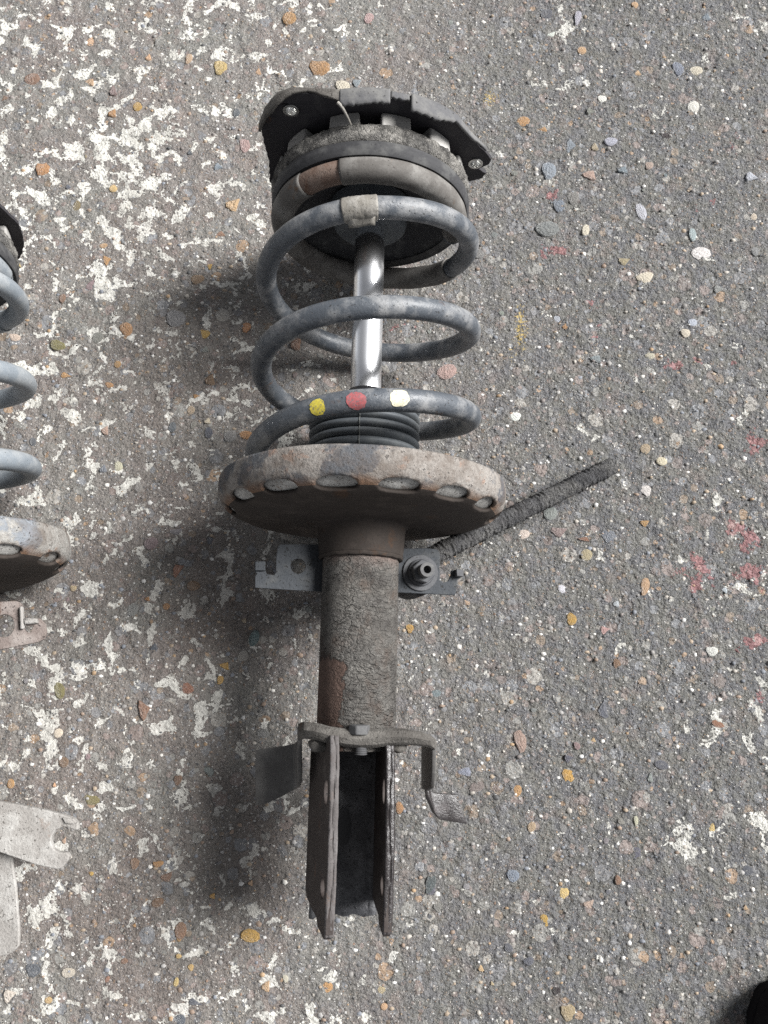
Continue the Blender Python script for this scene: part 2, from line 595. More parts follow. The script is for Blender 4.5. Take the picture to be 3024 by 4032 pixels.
    b_ = n.bump(h, .0046, n.step(side_, 0, 1, .62, 1.0))
    return n.set(c, rough, 0, b_, .5)


gm.materials.append(ground_material())
ground = bpy.data.objects.new("concrete_ground", gm)
COL.objects.link(ground)
tag(ground, "worn aggregate concrete with flaked white, red and yellow paint", kind="structure")


# ------------------------------------------------------------------ stones set in the concrete
def pebble_material():
    n = NT("pebble_stone")
    oi = n.t.nodes.new("ShaderNodeObjectInfo")
    rnd = oi.outputs['Random']
    shift = n.t.nodes.new("ShaderNodeCombineXYZ")
    n.put(shift.inputs[0], n.math('MULTIPLY', rnd, 37.0))
    va = n.t.nodes.new("ShaderNodeVectorMath")
    n.t.links.new(n.co, va.inputs[0])
    n.t.links.new(shift.outputs[0], va.inputs[1])
    co = va.outputs[0]
    a = n.noise(1.6, 4, .6, co)
    c = n.mix(n.step(a, .35, .7), n.mix(.25, oi.outputs['Color'], (.12, .11, .10)), oi.outputs['Color'])
    c = n.mix(n.step(n.noise(2.2, 3, .55, co), .56, .68, 0, .5), c, n.mix(.5, oi.outputs['Color'], (.45, .43, .40)))
    c = n.mix(n.step(n.noise(4.5, 3, .6, co), .60, .70, 0, .35), c, (.16, .15, .14))
    return n.set(c, .34, 0, n.bump(n.noise(4, 4, .6, co), .05, .5), .5)


M_PEB = pebble_material()


def pebble_mesh(i):
    r = random.Random(100 + i)
    seg = 10
    angular = r.random()
    p2, p3, p4 = (r.uniform(0, 6.28) for _ in range(3))
    a2, a3, a4 = r.uniform(0, .12), r.uniform(.02, .13) * (.4 + angular), r.uniform(0, .08) * angular
    rad = [1 + a2 * math.cos(2 * math.tau * q / seg + p2) + a3 * math.cos(3 * math.tau * q / seg + p3) + a4 * math.cos(4 * math.tau * q / seg + p4)
           + r.uniform(-.05, .05) * angular for q in range(seg)]
    if i % 3 == 0:                       # broken flint: a few straight sides
        k = r.choice((3, 4, 5))
        rad = [.95 * math.cos(math.pi / k) / math.cos(((math.tau * q / seg + p2) % (math.tau / k)) - math.pi / k) * r.uniform(.92, 1.1) * 1.15 for q in range(seg)]
    V, F = [(r.uniform(-.1, .1), r.uniform(-.1, .1), 1.0)], []
    for frac, z in ((.60, r.uniform(.88, 1.0)), (.98, .50), (1.06, -1.0)):
        for q in range(seg):
            a = math.tau * q / seg
            V.append((rad[q] * frac * math.cos(a), rad[q] * frac * math.sin(a),
                      z + (r.uniform(-.15, .15) if z > 0 else 0)))
    for q in range(seg):
        F.append((0, 1 + q, 1 + (q + 1) % seg))
        for t in range(2):
            a, b = 1 + t * seg, 1 + (t + 1) * seg
            F.append((a + q, b + q, b + (q + 1) % seg, a + (q + 1) % seg))
    me = bpy.data.meshes.new("pebble")
    me.from_pydata(V, [], F)
    me.polygons.foreach_set("use_smooth", [True] * len(me.polygons))
    me.set_sharp_from_angle(angle=R(60))
    me.materials.append(M_PEB)
    return me


PEB = [pebble_mesh(i) for i in range(14)]
HUES = {'o': (.40, .225, .105), 'O': (.48, .32, .19), 'a': (.44, .27, .085), 't': (.36, .28, .19), 'c': (.56, .50, .40),
        'w': (.66, .66, .64), 'p': (.40, .28, .24), 'b': (.20, .225, .255), 's': (.10, .108, .122), 'g': (.22, .22, .21),
        'n': (.22, .135, .09), 'm': (.23, .18, .17), 'v': (.19, .16, .08), 'k': (.035, .03, .03), 'y': (.50, .38, .17),
        'r': (.25, .125, .085), 'l': (.40, .43, .47), 'e': (.10, .145, .155)}
# photo x, y, half-width, half-height, hue
PLACED = [(443, 449, 24, 22, 'o'), (540, 419, 18, 20, 'a'), (359, 163, 20, 18, 'O'), (353, 325, 26, 18, 'O'), (169, 669, 28, 25, 'o'),
          (868, 268, 28, 26, 'y'), (916, 811, 38, 34, 'O'), (301, 811, 15, 22, 'v'), (446, 744, 15, 14, 'y'), (585, 229, 17, 18, 'O'),
          (744, 232, 14, 20, 't'), (964, 570, 22, 32, 'p'), (856, 657, 20, 20, 'b'), (127, 313, 30, 24, 'n'), (747, 603, 13, 13, 's'),
          (931, 446, 14, 18, 's'), (398, 386, 30, 18, 'g'), (446, 362, 20, 28, 'm'), (1258, 268, 42, 30, 'o'), (1349, 343, 30, 26, 'c'),
          (1403, 328, 22, 24, 'b'), (1453, 73, 20, 20, 'p'), (1139, 73, 28, 26, 'o'), (1017, 285, 15, 20, 'O'), (2162, 672, 31, 34, 'b'),
          (2201, 809, 24, 27, 'b'), (2244, 574, 27, 40, 'b'), (2154, 904, 46, 30, 'g'), (2340, 583, 19, 20, 't'), (2404, 559, 26, 16, 'l'),
          (2525, 833, 22, 32, 'l'), (2321, 691, 38, 24, 'p'), (2256, 781, 24, 24, 'g'), (2540, 1093, 36, 20, 'c'), (2454, 1031, 28, 22, 't'),
          (2762, 997, 43, 24, 'w'), (2725, 926, 14, 26, 'l'), (2225, 1287, 16, 18, 'o'), (2194, 1256, 15, 15, 'l'), (2698, 1312, 19, 17, 'c'),
          (2824, 1139, 26, 22, 'g'), (2725, 1272, 18, 16, 'l'), (2346, 1414, 32, 20, 'b'), (2623, 537, 22, 12, 'k'), (2306, 907, 16, 22, 'c'),
          (2451, 673, 26, 18, 'b'), (2556, 651, 17, 15, 'p'), (2543, 1931, 22, 22, 'w'), (2537, 2061, 23, 20, 'o'), (2062, 2104, 25, 18, 'c'),
          (2309, 2185, 24, 24, 't'), (2299, 2123, 32, 12, 'r'), (2540, 2308, 18, 36, 'O'), (2250, 2438, 20, 25, 'a'), (2377, 2481, 24, 24, 'p'),
          (2540, 1768, 20, 22, 't'), (2426, 2379, 18, 18, 'l'), (2213, 2320, 18, 17, 'w'), (2429, 2614, 16, 21, 'n'), (2531, 2681, 26, 28, 't'),
          (2802, 2564, 24, 20, 'w'), (2398, 2110, 32, 28, 'b'), (2197, 2095, 42, 30, 'm'), (2167, 2021, 30, 26, 'g'), (2605, 1817, 22, 17, 'c'),
          (2373, 2799, 28, 48, 's'), (2049, 2916, 25, 46, 'p'), (2238, 3055, 24, 30, 'a'), (2235, 2987, 23, 22, 's'), (2037, 3114, 17, 26, 'o'),
          (2806, 3262, 18, 28, 'y'), (2824, 2851, 26, 14, 'r'), (2605, 3012, 30, 18, 's'), (2559, 3064, 15, 26, 'g'), (2222, 3518, 20, 24, 'y'),
          (2145, 3623, 15, 26, 'a'), (2318, 3561, 29, 24, 'p'), (2944, 3428, 24, 20, 's'), (2506, 3360, 20, 27, 's'), (2336, 2916, 15, 15, 'O'),
          (2503, 3231, 10, 20, 'c'), (2019, 3447, 25, 26, 'b'), (2395, 3512, 21, 15, 's'), (2093, 3256, 16, 22, 't'), (2932, 3573, 13, 14, 'O'),
          (2432, 3465, 13, 20, 'n'), (987, 3685, 42, 26, 'a'), (1047, 3885, 23, 30, 'O'), (625, 3400, 21, 13, 'o'), (531, 3400, 20, 23, 'n'),
          (657, 3453, 32, 26, 'n'), (620, 3554, 26, 18, 'n'), (712, 3665, 24, 36, 'n'), (529, 3644, 10, 12, 'o'), (705, 3697, 11, 11, 'o'),
          (1124, 3853, 11, 17, 'c'), (763, 3945, 34, 18, 's'), (1290, 3887, 20, 25, 'o'), (837, 3528, 17, 16, 'a'), (702, 3767, 12, 10, 'y'),
          (693, 3868, 11, 19, 'y'), (987, 3477, 14, 15, 'O'), (702, 3072, 17, 22, 'n'), (751, 3810, 12, 14, 'y'), (697, 2246, 24, 42, 'r'),
          (762, 2306, 28, 20, 'n'), (656, 2388, 14, 14, 'o'), (885, 2622, 28, 20, 'a'), (868, 2677, 14, 18, 'a'), (738, 2711, 25, 22, 'r'),
          (564, 2796, 28, 56, 'n'), (595, 2140, 28, 26, 'm'), (607, 2550, 22, 18, 's'), (234, 2718, 22, 38, 'v'), (229, 2887, 19, 18, 'c'),
          (581, 2359, 15, 12, 'o'), (289, 2316, 14, 12, 't'), (827, 2128, 14, 15, 's'), (694, 2094, 36, 18, 'g'), (523, 2400, 22, 26, 'g'),
          (1001, 2513, 20, 34, 'e'), (962, 2444, 15, 14, 't'), (499, 1298, 26, 28, 'o'), (691, 1253, 40, 34, 'g'), (417, 1024, 19, 28, 'o'),
          (969, 1712, 27, 18, 'o'), (818, 1660, 18, 16, 'c'), (752, 1614, 17, 18, 't'), (678, 1682, 16, 20, 's'), (827, 1497, 27, 32, 'n'),
          (806, 1314, 22, 17, 'a'), (969, 1287, 20, 20, 'o'), (825, 1049, 12, 17, 'a'), (463, 1434, 14, 14, 'o'), (906, 1718, 26, 24, 'g'),
          (413, 1696, 20, 24, 'p'), (431, 1517, 18, 11, 'o'), (777, 1099, 28, 20, 'n'), (770, 1560, 17, 12, 'o'), (408, 968, 16, 10, 'O'),
          (408, 1850, 22, 20, 'b'), (467, 1836, 17, 20, 'c'), (822, 1705, 17, 22, 's'), (356, 1126, 22, 32, 'm'), (2238, 3987, 30, 34, 't'),
          (1499, 3898, 20, 16, 't'), (1724, 3573, 26, 28, 'g'), (1698, 3507, 22, 18, 's'), (1512, 3964, 14, 16, 'O'), (1893, 3812, 14, 24, 'O'),
          (2082, 3785, 22, 16, 's'), (2003, 3732, 20, 18, 's'), (1691, 3609, 15, 15, 's'), (1759, 1464, 40, 30, 'p'), (1166, 1358, 30, 36, 'n'),
          (1573, 3181, 16, 26, 'o'), (1877, 3098, 34, 21, 'm'), (1832, 3040, 42, 25, 'b'), (1695, 3482, 20, 38, 's'), (1613, 2475, 16, 18, 'a'),
          (1290, 3560, 12, 12, 'O'), (2030, 1640, 24, 18, 'w'), (2560, 1400, 20, 14, 'c'), (67, 1044, 20, 22, 'y'), (60, 1330, 24, 14, 'c'),
          (228, 1360, 32, 20, 'v'), (255, 1478, 26, 16, 'o'), (130, 1740, 13, 18, 's'), (60, 1530, 18, 14, 'O'), (250, 3000, 20, 24, 'n'),
          (43, 3085, 16, 20, 'o'), (215, 3092, 9, 13, 'O'), (362, 3150, 32, 20, 'v'), (130, 3820, 32, 26, 's'), (35, 3920, 30, 40, 'c'),
          (270, 3830, 30, 20, 'c'), (190, 3940, 16, 14, 'y'), (252, 3310, 11, 20, 't'), (360, 3440, 9, 9, 'a'), (2190, 3900, 18, 15, 'k'),
          (2950, 700, 30, 24, 'l'), (2740, 280, 26, 18, 'c'), (2510, 290, 18, 14, 'O'), (2670, 270, 22, 28, 'b'), (2730, 420, 26, 22, 'w'),
          (2780, 70, 24, 20, 'b'), (2150, 55, 26, 24, 's'), (2275, 70, 14, 26, 'l'), (2170, 140, 24, 12, 'w'), (2290, 200, 18, 14, 'O'),
          (2060, 480, 26, 20, 'o'), (2140, 510, 22, 15, 'o'), (2500, 20, 14, 12, 'O'), (2370, 390, 18, 14, 'w'), (2320, 440, 20, 16, 'g')]

count = [0]
taken = []


def add_pebble(x, y, rx, ry, hue, rot=0.0):
    o = bpy.data.objects.new("pebble", PEB[count[0] % len(PEB)])
    count[0] += 1
    h = min(.0019, max(.0009, .26 * min(rx, ry)))
    o.location = (x, y, ground_h(x, y) + .0001)
    o.scale = (rx, ry, h)
    o.rotation_euler = (random.uniform(-.06, .06), random.uniform(-.06, .06), rot)
    j = random.uniform(.86, 1.12)
    o.color = (*[min(1, v * j * random.uniform(.94, 1.06)) for v in HUES[hue]], 1)
    o.parent = ground
    COL.objects.link(o)
    taken.append((x, y, max(rx, ry)))


for px, py, rx, ry, hue in PLACED:
    p = on_z(px, py)
    sx = on_z(px + rx, py).x - p.x
    sy = on_z(px, py - ry).y - p.y
    add_pebble(p.x, p.y, sx * .97, sy * .97, hue, random.uniform(-.35, .35))
while count[0] < 300:
    x, y = random.uniform(-.38, .38), random.uniform(-.25, .64)
    r = random.choice([.0022, .0024, .0026, .003, .0034, .0042, .0052])
    if any((x - a) ** 2 + (y - b) ** 2 < (r + c + .002) ** 2 for a, b, c in taken):
        continue
    hue = random.choice('ggmmngggmgtsmmg' if x < .03 else 'ggbmtcgglsggtgb')
    add_pebble(x, y, r, r * random.uniform(.6, 1), hue, random.uniform(0, 6.28))


def gravel():
    N = 15000
    seg = 5
    x = rng.uniform(-.42, .42, N)
    y = rng.uniform(-.29, .70, N)
    r = .00055 + .0021 * rng.random(N) ** 3.4
    a0 = rng.uniform(0, 6.28, N)
    asp = rng.uniform(.55, 1, N)
    i = np.clip(np.round((x - X0) / STEP).astype(int), 0, nx_ - 1)
    j = np.clip(np.round((y - Y0) / STEP).astype(int), 0, ny_ - 1)
    z = H[j, i]
    vv = np.zeros((N, 1 + 2 * seg, 3))
    hh = np.minimum(r * .38, .0008)
    vv[:, 0] = np.stack([x, y, z + hh], -1)
    for t, (fr, zz) in enumerate(((.75, .75), (1.1, -1.0))):
        for q in range(seg):
            a = a0 + math.tau * q / seg
            rr = r * fr * rng.uniform(.75, 1.2, N)
            vv[:, 1 + t * seg + q] = np.stack([x + rr * np.cos(a), y + rr * asp * np.sin(a), z + hh * zz], -1)
    f = []
    for q in range(seg):
        f.append((0, 1 + q, 1 + (q + 1) % seg))
        f.append((1 + q, 1 + seg + q, 1 + seg + (q + 1) % seg))
        f.append((1 + q, 1 + seg + (q + 1) % seg, 1 + (q + 1) % seg))
    f = np.array(f)
    faces = (np.arange(N)[:, None, None] * (1 + 2 * seg) + f[None]).reshape(-1, 3).astype(np.int32)
    me = bpy.data.meshes.new("fine_gravel")
    me.vertices.add(vv.shape[0] * vv.shape[1])
    me.vertices.foreach_set("co", vv.astype(np.float32).ravel())
    me.loops.add(faces.size)
    me.loops.foreach_set("vertex_index", faces.ravel())
    me.polygons.add(len(faces))
    me.polygons.foreach_set("loop_start", np.arange(0, faces.size, 3, dtype=np.int32))
    me.update(calc_edges=True)
    pal = np.array([(.55, .54, .52), (.40, .37, .33), (.30, .24, .18), (.17, .18, .20), (.22, .21, .20), (.24, .18, .14), (.19, .17, .16),
                    (.60, .58, .54), (.24, .23, .22), (.09, .09, .09), (.30, .21, .13), (.30, .29, .28)])
    cc = pal[rng.choice(len(pal), N, p=[.09, .10, .10, .11, .14, .07, .11, .05, .10, .05, .03, .05])] * rng.uniform(.8, 1.15, (N, 1))
    cc = np.repeat(np.concatenate([cc, np.ones((N, 1))], 1)[:, None, :], 1 + 2 * seg, 1)
    me.attributes.new("stone_colour", 'FLOAT_COLOR', 'POINT').data.foreach_set("color", cc.astype(np.float32).ravel())
    n = NT("gravel_stone")
    me.materials.append(n.set(n.attr("stone_colour").outputs['Color'], .6, 0, n.bump(n.noise(1800, 3), .0003), .35))
    o = bpy.data.objects.new("fine_gravel", me)
    COL.objects.link(o)
    o.parent = ground
    tag(o, kind="stuff")


gravel()

# ------------------------------------------------------------------ materials of the struts
DUST = (.27, .27, .262)
M = {
    'coil': worn('coil_paint', (.080, .090, .104), (.25, .252, .255), .46, (.15, .092, .064), .30, (.028, .028, .03), .62, .44, 1.1, .0006, .55),
    'coil_pale': worn('coil_paint_pale', (.20, .225, .25), (.30, .315, .325), .55, (.15, .085, .055), .0, (.05, .055, .06), .3, .5, 1, .0002, .45),
    'sleeve': worn('coil_sleeve', (.12, .112, .104), (.22, .212, .20), .5, (.20, .125, .075), .36, (.05, .045, .04), .5, .8, 1, .0004, .3),
    'bare': worn('bare_rusty_coil', (.17, .115, .09), (.25, .195, .165), .5, (.17, .085, .05), .5, (.05, .035, .03), .7, .85, 1.2, .0007, .25),
    'bottom': worn('spring_seat_underside', (.036, .029, .025), (.062, .051, .044), .35, (.068, .040, .025), .4, (.03, .025, .022), .4, .8, 1, .0004, .25),
    'rubber': worn('rubber_black', (.045, .045, .048), (.11, .11, .108), .4, (.1, .09, .08), .0, (.015, .015, .016), .3, .75, 1, .0003, .3),
    'gaiter': worn('gaiter_rubber', (.085, .095, .105), (.135, .145, .15), .5, (.1, .1, .1), .0, (.03, .03, .03), .25, .6, 1, .0001, .4),
    'mount': worn('mount_plate_black', (.028, .026, .030), (.055, .053, .053), .3, (.10, .05, .03), .05, (.012, .012, .013), .3, .7, 1, .0002, .35),
    'lip': worn('mount_lip', (.10, .10, .105), (.19, .187, .18), .55, (.14, .09, .06), .08, (.03, .03, .03), .5, .75, 1, .0004, .3),
    'lug': worn('rubber_lug_dusty', (.32, .31, .295), (.44, .43, .41), .55, (.2, .16, .12), .0, (.08, .08, .078), .1, .85, 1, .0003, .2),
    'ear': worn('ear_paint', (.050, .055, .062), (.085, .088, .090), .34, (.11, .075, .05), .2, (.03, .03, .03), .8, .75, 1.3, .0012, .3),
    'ear_rust': worn('ear_pale_rust', (.20, .165, .15), (.31, .275, .255), .5, (.15, .095, .075), .4, (.05, .04, .04), .7, .85, 1.2, .0014, .25),
    'pale': worn('dust_caked_steel', (.30, .285, .268), (.44, .43, .41), .5, (.32, .245, .205), .3, (.13, .12, .11), .7, .88, 1.1, .0018, .2),
    'label': worn('silver_label', (.22, .205, .18), (.34, .325, .30), .5, (.16, .12, .08), .2, (.10, .09, .08), .8, .6, 1.6, .0006, .4),
    'strap': worn('strap_mud', (.095, .088, .080), (.185, .175, .160), .5, (.15, .09, .06), .3, (.04, .035, .03), .7, .9, 1.5, .0018, .25),
    'tab': worn('strap_tab', (.12, .115, .11), (.17, .165, .158), .55, (.13, .08, .055), .15, (.04, .04, .04), .3, .8, 1, .0005, .25),
    'clevis': worn('clevis_steel', (.045, .036, .033), (.085, .074, .068), .4, (.17, .085, .05), .35, (.02, .018, .018), .5, .75, 1.2, .0006, .3),
    'clevis_in': worn('clevis_paint_black', (.055, .056, .061), (.14, .142, .148), .5, (.08, .055, .045), .12, (.016, .016, .018), .8, .5, 1.3, .0012, .5),
    'edge': worn('clevis_rust_edge', (.095, .086, .084), (.150, .142, .140), .45, (.18, .105, .065), .40, (.06, .045, .045), .5, .8, 1.6, .0008, .3),
    'wet': worn('oily_edge', (.03, .026, .026), (.075, .065, .065), .3, (.06, .03, .025), .3, (.01, .01, .01), .5, .32, 1.4, .0008, .6),
    'bolt': worn('bolt_grimy', (.085, .085, .088), (.15, .15, .147), .5, (.14, .08, .05), .15, (.05, .05, .05), .4, .7, 1.6, .0004, .35),
    'bolt_dark': worn('nut_black', (.06, .062, .068), (.12, .122, .125), .45, (.12, .07, .05), .05, (.02, .02, .02), .3, .65, 1.2, .0003, .4),
}


def solid_mat(name, col, rough=.5, metal=0.0, spec=.5, noise=.0, scale=400):
    n = NT(name)
    c = n.mix(n.step(n.noise(scale, 4, .65), .35, .7, 0, noise), col, tuple(v * .35 for v in col))
    if name.endswith('_mark'):            # worn through to the coil here and there
        c = n.mix(n.step(n.noise(620, 5, .75, n.mapping(loc=(1, 2, 3))), .54, .60, 0, .85), c, (.10, .108, .115))
    return n.set(c, rough, metal, n.bump(n.noise(scale * 2, 3), .0001), spec)


def chrome():
    n = NT("chrome_rod")
    tg = n.t.nodes.new("ShaderNodeTangent")          # ground round the rod: reflections smear along it
    tg.direction_type = 'RADIAL'
    tg.axis = 'Y'
    n.t.links.new(tg.outputs[0], n.b.inputs['Tangent'])
    n.b.inputs['Anisotropic'].default_value = .92
    n.b.inputs['Anisotropic Rotation'].default_value = 0.0
    return n.set((.84, .85, .87), .21, 1.0, None, .5)


M['chrome'] = chrome()
M['silver'] = solid_mat('bright_thread', (.75, .75, .73), .28, 1.0, .5, .4, 900)
M['yellow'] = solid_mat('yellow_mark', (.60, .50, .07), .55, 0, .4, .6, 420)
M['red'] = solid_mat('red_mark', (.36, .10, .105), .6, 0, .4, .6, 420)
M['white'] = solid_mat('white_mark', (.72, .68, .50), .55, 0, .4, .5, 380)
M['black'] = solid_mat('black_plastic', (.018, .018, .02), .35, 0, .5, .2)
M['pad'] = worn('spring_pad', (.36, .35, .33), (.58, .57, .54), .5, (.22, .16, .12), .5, (.10, .09, .08), .9, .9, 1.6, .0008, .2)
M['wire'] = solid_mat('gaiter_seam', (.15, .155, .15), .6, 0, .3, .4)


def dish_mat(name, paint, scale_col, amount):
    """rim of the spring seat: pale corrosion over blue-black paint"""
    n = NT(name)
    w = n.warp(.010, 90)
    a = n.noise(30, 6, .62, w)
    a = n.math('ADD', a, n.step(n.sep(n.co)[0], -.02, -.06, 0, .06))
    corr = n.mix(n.step(n.noise(420, 5, .75), .32, .66), tuple(v * .62 for v in scale_col), tuple(v * 1.22 for v in scale_col))
    corr = n.mix(n.step(n.noise(95, 5, .65, n.mapping(loc=(4, 1, 2), co=w)), .56, .66, 0, .8), corr, (.27, .175, .13))
    m = n.math('MULTIPLY', n.step(n.math('ADD', a, n.math('MULTIPLY', n.math('SUBTRACT', n.noise(260, 5, .7), .5), .16)), amount, amount + .06), .85)
    c = n.mix(m, corr, n.mix(n.noise(200, 3), paint, tuple(v * 1.7 for v in paint)))
    pm = n.step(n.noise(420, 3, .65), .63, .66)
    c = n.mix(n.math('MULTIPLY', pm, .8), c, (.055, .05, .048))
    c = n.mix(n.step(n.noise(55, 6, .75, n.mapping(loc=(9, 3, 1))), .44, .64, 0, .72), c, (.110, .088, .073))
    # rust towards the pressed bend
    yy = n.sep(n.co)[1]
    band = n.step(n.math('ADD', yy, n.math('MULTIPLY', n.math('SUBTRACT', n.noise(70, 4), .5), .009)), .1120, .1070)
    c = n.mix(band, c, n.mix(n.noise(160, 5, .7), (.12, .075, .05), (.20, .115, .07)))
    h = n.math('ADD', n.math('MULTIPLY', a, .5), n.math('MULTIPLY', n.noise(350, 6, .7), .8))
    h = n.math('SUBTRACT', h, n.math('MULTIPLY', pm, .4))
    return n.set(c, .82, 0, n.bump(h, .0018), .25)


M['rim'] = dish_mat('spring_seat_rim', (.052, .058, .068), (.27, .25, .23), .535)
M['rim_pale'] = dish_mat('spring_seat_rim_pale', (.14, .155, .175), (.32, .31, .29), .50)


def crackle(name, base, dust, rust, split, ridge=300, stretch=(1, 1, 1), depth=.0016, bare=(.07, .05, .042)):
    """thick paint that has wrinkled and flaked off"""
    n = NT(name)
    w = n.warp(.006, 150)
    wm = n.mapping(scale=stretch, co=w)
    v = n.vor(ridge, wm, 'DISTANCE_TO_EDGE')
    crack = n.step(v.outputs['Distance'], .0, .16)
    v2 = n.vor(ridge * .42, n.mapping(scale=(1, 1, 1), loc=(3, 1, 2), co=w), 'DISTANCE_TO_EDGE')
    crack2 = n.step(v2.outputs['Distance'], .0, .05)
    rough_n = n.noise(300, 6, .7, wm)
    c = n.mix(n.step(n.noise(70, 5, .65), .38, .62), base, dust)
    c = n.mix(n.step(n.noise(46, 6, .7, n.mapping(loc=(2, 2, 6))), .50, .68, 0, .8), c, rust)
    c = n.mix(.6, c, n.ramp(rough_n, [(.3, (.55, .55, .55)), (.65, (1.05, 1.05, 1.05))]), 'MULTIPLY')
    uneven = n.step(n.noise(52, 4, .6, n.mapping(loc=(6, 1, 3))), .36, .62, .12, 1)
    crack = n.math('MULTIPLY', crack, uneven)
    rid = n.math('SUBTRACT', 1.0, n.math('ABSOLUTE', n.math('MULTIPLY_ADD', n.noise(135, 4, .6, n.mapping(scale=(.8, 2.0, .8), co=w)), 2.0, -1.0)))
    rid = n.math('MULTIPLY', n.math('POWER', rid, 3.0), n.step(n.noise(40, 3, .6, n.mapping(loc=(8, 5, 1))), .35, .6, .25, 1))
    h = n.math('ADD', n.math('ADD', n.math('MULTIPLY', crack, .30), n.math('MULTIPLY', rid, .55)), n.math('MULTIPLY', rough_n, .8))
    c = n.mix(n.step(rid, .25, .9, 0, .35), c, (.27, .262, .245))
    h = n.math('ADD', h, n.math('MULTIPLY', crack2, .18))
    if split:
        # the flaked-away side, on the left of the tube towards its lower end
        s = n.sep(n.co)
        edge_ = n.math('ADD', s[0], n.math('MULTIPLY', n.math('SUBTRACT', n.noise(75, 7, .72), .5), .024))
        m1 = n.math('MULTIPLY', n.step(edge_, -.0075, -.0085), n.step(n.math('ADD', s[1], n.math('MULTIPLY', n.noise(70, 6, .7), .045)), .034, .030))
        c = n.mix(m1, c, n.mix(n.noise(300, 5, .7), bare, (.13, .085, .068)))
        m2 = n.step(n.math('ADD', s[1], n.math('MULTIPLY', n.math('SUBTRACT', n.noise(80, 4), .5), .02)), .068, .078)
        c = n.mix(n.math('MULTIPLY', m2, .75), c, n.mix(n.noise(110, 5, .7), (.13, .09, .075), (.21, .165, .145)))
        keep = n.math('SUBTRACT', 1.0, n.math('MAXIMUM', m1, n.math('MULTIPLY', m2, .6)))
        h = n.math('ADD', n.math('MULTIPLY', h, n.math('ADD', n.math('MULTIPLY', keep, .7), .3)), n.math('MULTIPLY', keep, .7))
    return n.set(c, .82, 0, n.bump(h, depth), .25)


M['body'] = crackle('crackled_body', (.078, .072, .067), (.145, .136, .124), (.105, .074, .058), True, 230, (.6, 1.7, 1), .0042)
M['body_pale'] = crackle('crackled_body_pale', (.27, .26, .25), (.36, .35, .33), (.26, .19, .16), False, 330)
M['link'] = crackle('wrinkled_rubber_coat', (.060, .060, .064), (.105, .104, .106), (.07, .065, .065), False, 260, (1.5, .8, 1), .0042)
M['dirt'] = crackle('dirt_caked_rubber', (.075, .072, .068), (.33, .315, .29), (.035, .035, .04), False, 420, (1, 1, 1), .0034)


# ------------------------------------------------------------------ the spring
def interp(tab, u):
    if u <= tab[0][0]:
        return tab[0][1]
    for (a, va), (b, vb) in zip(tab, tab[1:]):
        if u <= b:
            t = (u - a) / (b - a)
            t = t * t * (3 - 2 * t) * .35 + t * .65
            return va + (vb - va) * t
    return tab[-1][1]


COIL_Y = [(-.95, .1185), (-.5, .127), (-.25, .1465), (0, .1640), (.5, .1945), (1, .2256), (1.5, .2625), (2, .2952),
          (2.25, .3120), (2.5, .3265), (2.75, .3300), (3, .3310), (3.4, .3320)]
COIL_R = [(-.95, .0740), (0, .0748), (2.1, .0748), (2.35, .0725), (2.6, .0660), (3.0, .0640), (3.4, .0635)]
WIRE = .0074


def coil_pt(u):
    a = math.tau * u
    r = interp(COIL_R, u)
    return Vector((r * math.sin(a), interp(COIL_Y, u), AX + r * math.cos(a)))


def coil_path(u0, u1, n):
    pts = [coil_pt(u0 + (u1 - u0) * i / n) for i in range(n + 1)]
    if n > 60:
        for _ in range(2):
            pts = [pts[0]] + [(pts[i - 1] + pts[i] * 2 + pts[i + 1]) / 4 for i in range(1, len(pts) - 1)] + [pts[-1]]
    return pts


def coil_spot(name, u, tilt, r, mat, parent, lift=.00018):
    """a round paint mark that follows the wire"""
    p = coil_pt(u)
    t = (coil_pt(u + .004) - coil_pt(u - .004)).normalized()
    out = Vector((math.sin(math.tau * u), 0, math.cos(math.tau * u)))
    out = (out - t * out.dot(t)).normalized()
    b = t.cross(out)
    rr = WIRE + lift
    V, F = [], []
    rings, seg = 5, 26
    edge_r = [1 + random.uniform(-.07, .07) + .06 * math.sin(2.1 * _ / 4 + u * 40) for _ in range(seg)]
    V.append((0, 0))
    for i in range(1, rings + 1):
        for q in range(seg):
            a = math.tau * q / seg
            V.append((r * i / rings * edge_r[q] * math.cos(a), r * i / rings * edge_r[q] * math.sin(a)))
    P3 = []
    for du, dv in V:
        pp = coil_pt(u + du / (math.tau * interp(COIL_R, u)))
        a = tilt + dv / rr
        P3.append(pp + (out * math.cos(a) + b * math.sin(a)) * rr)
    for q in range(seg):
        F.append((0, 1 + q, 1 + (q + 1) % seg))
        for i in range(rings - 1):
            s0, s1 = 1 + i * seg, 1 + (i + 1) * seg
            F.append((s0 + q, s1 + q, s1 + (q + 1) % seg, s0 + (q + 1) % seg))
    return mesh_obj(name, P3, F, mat, parent)


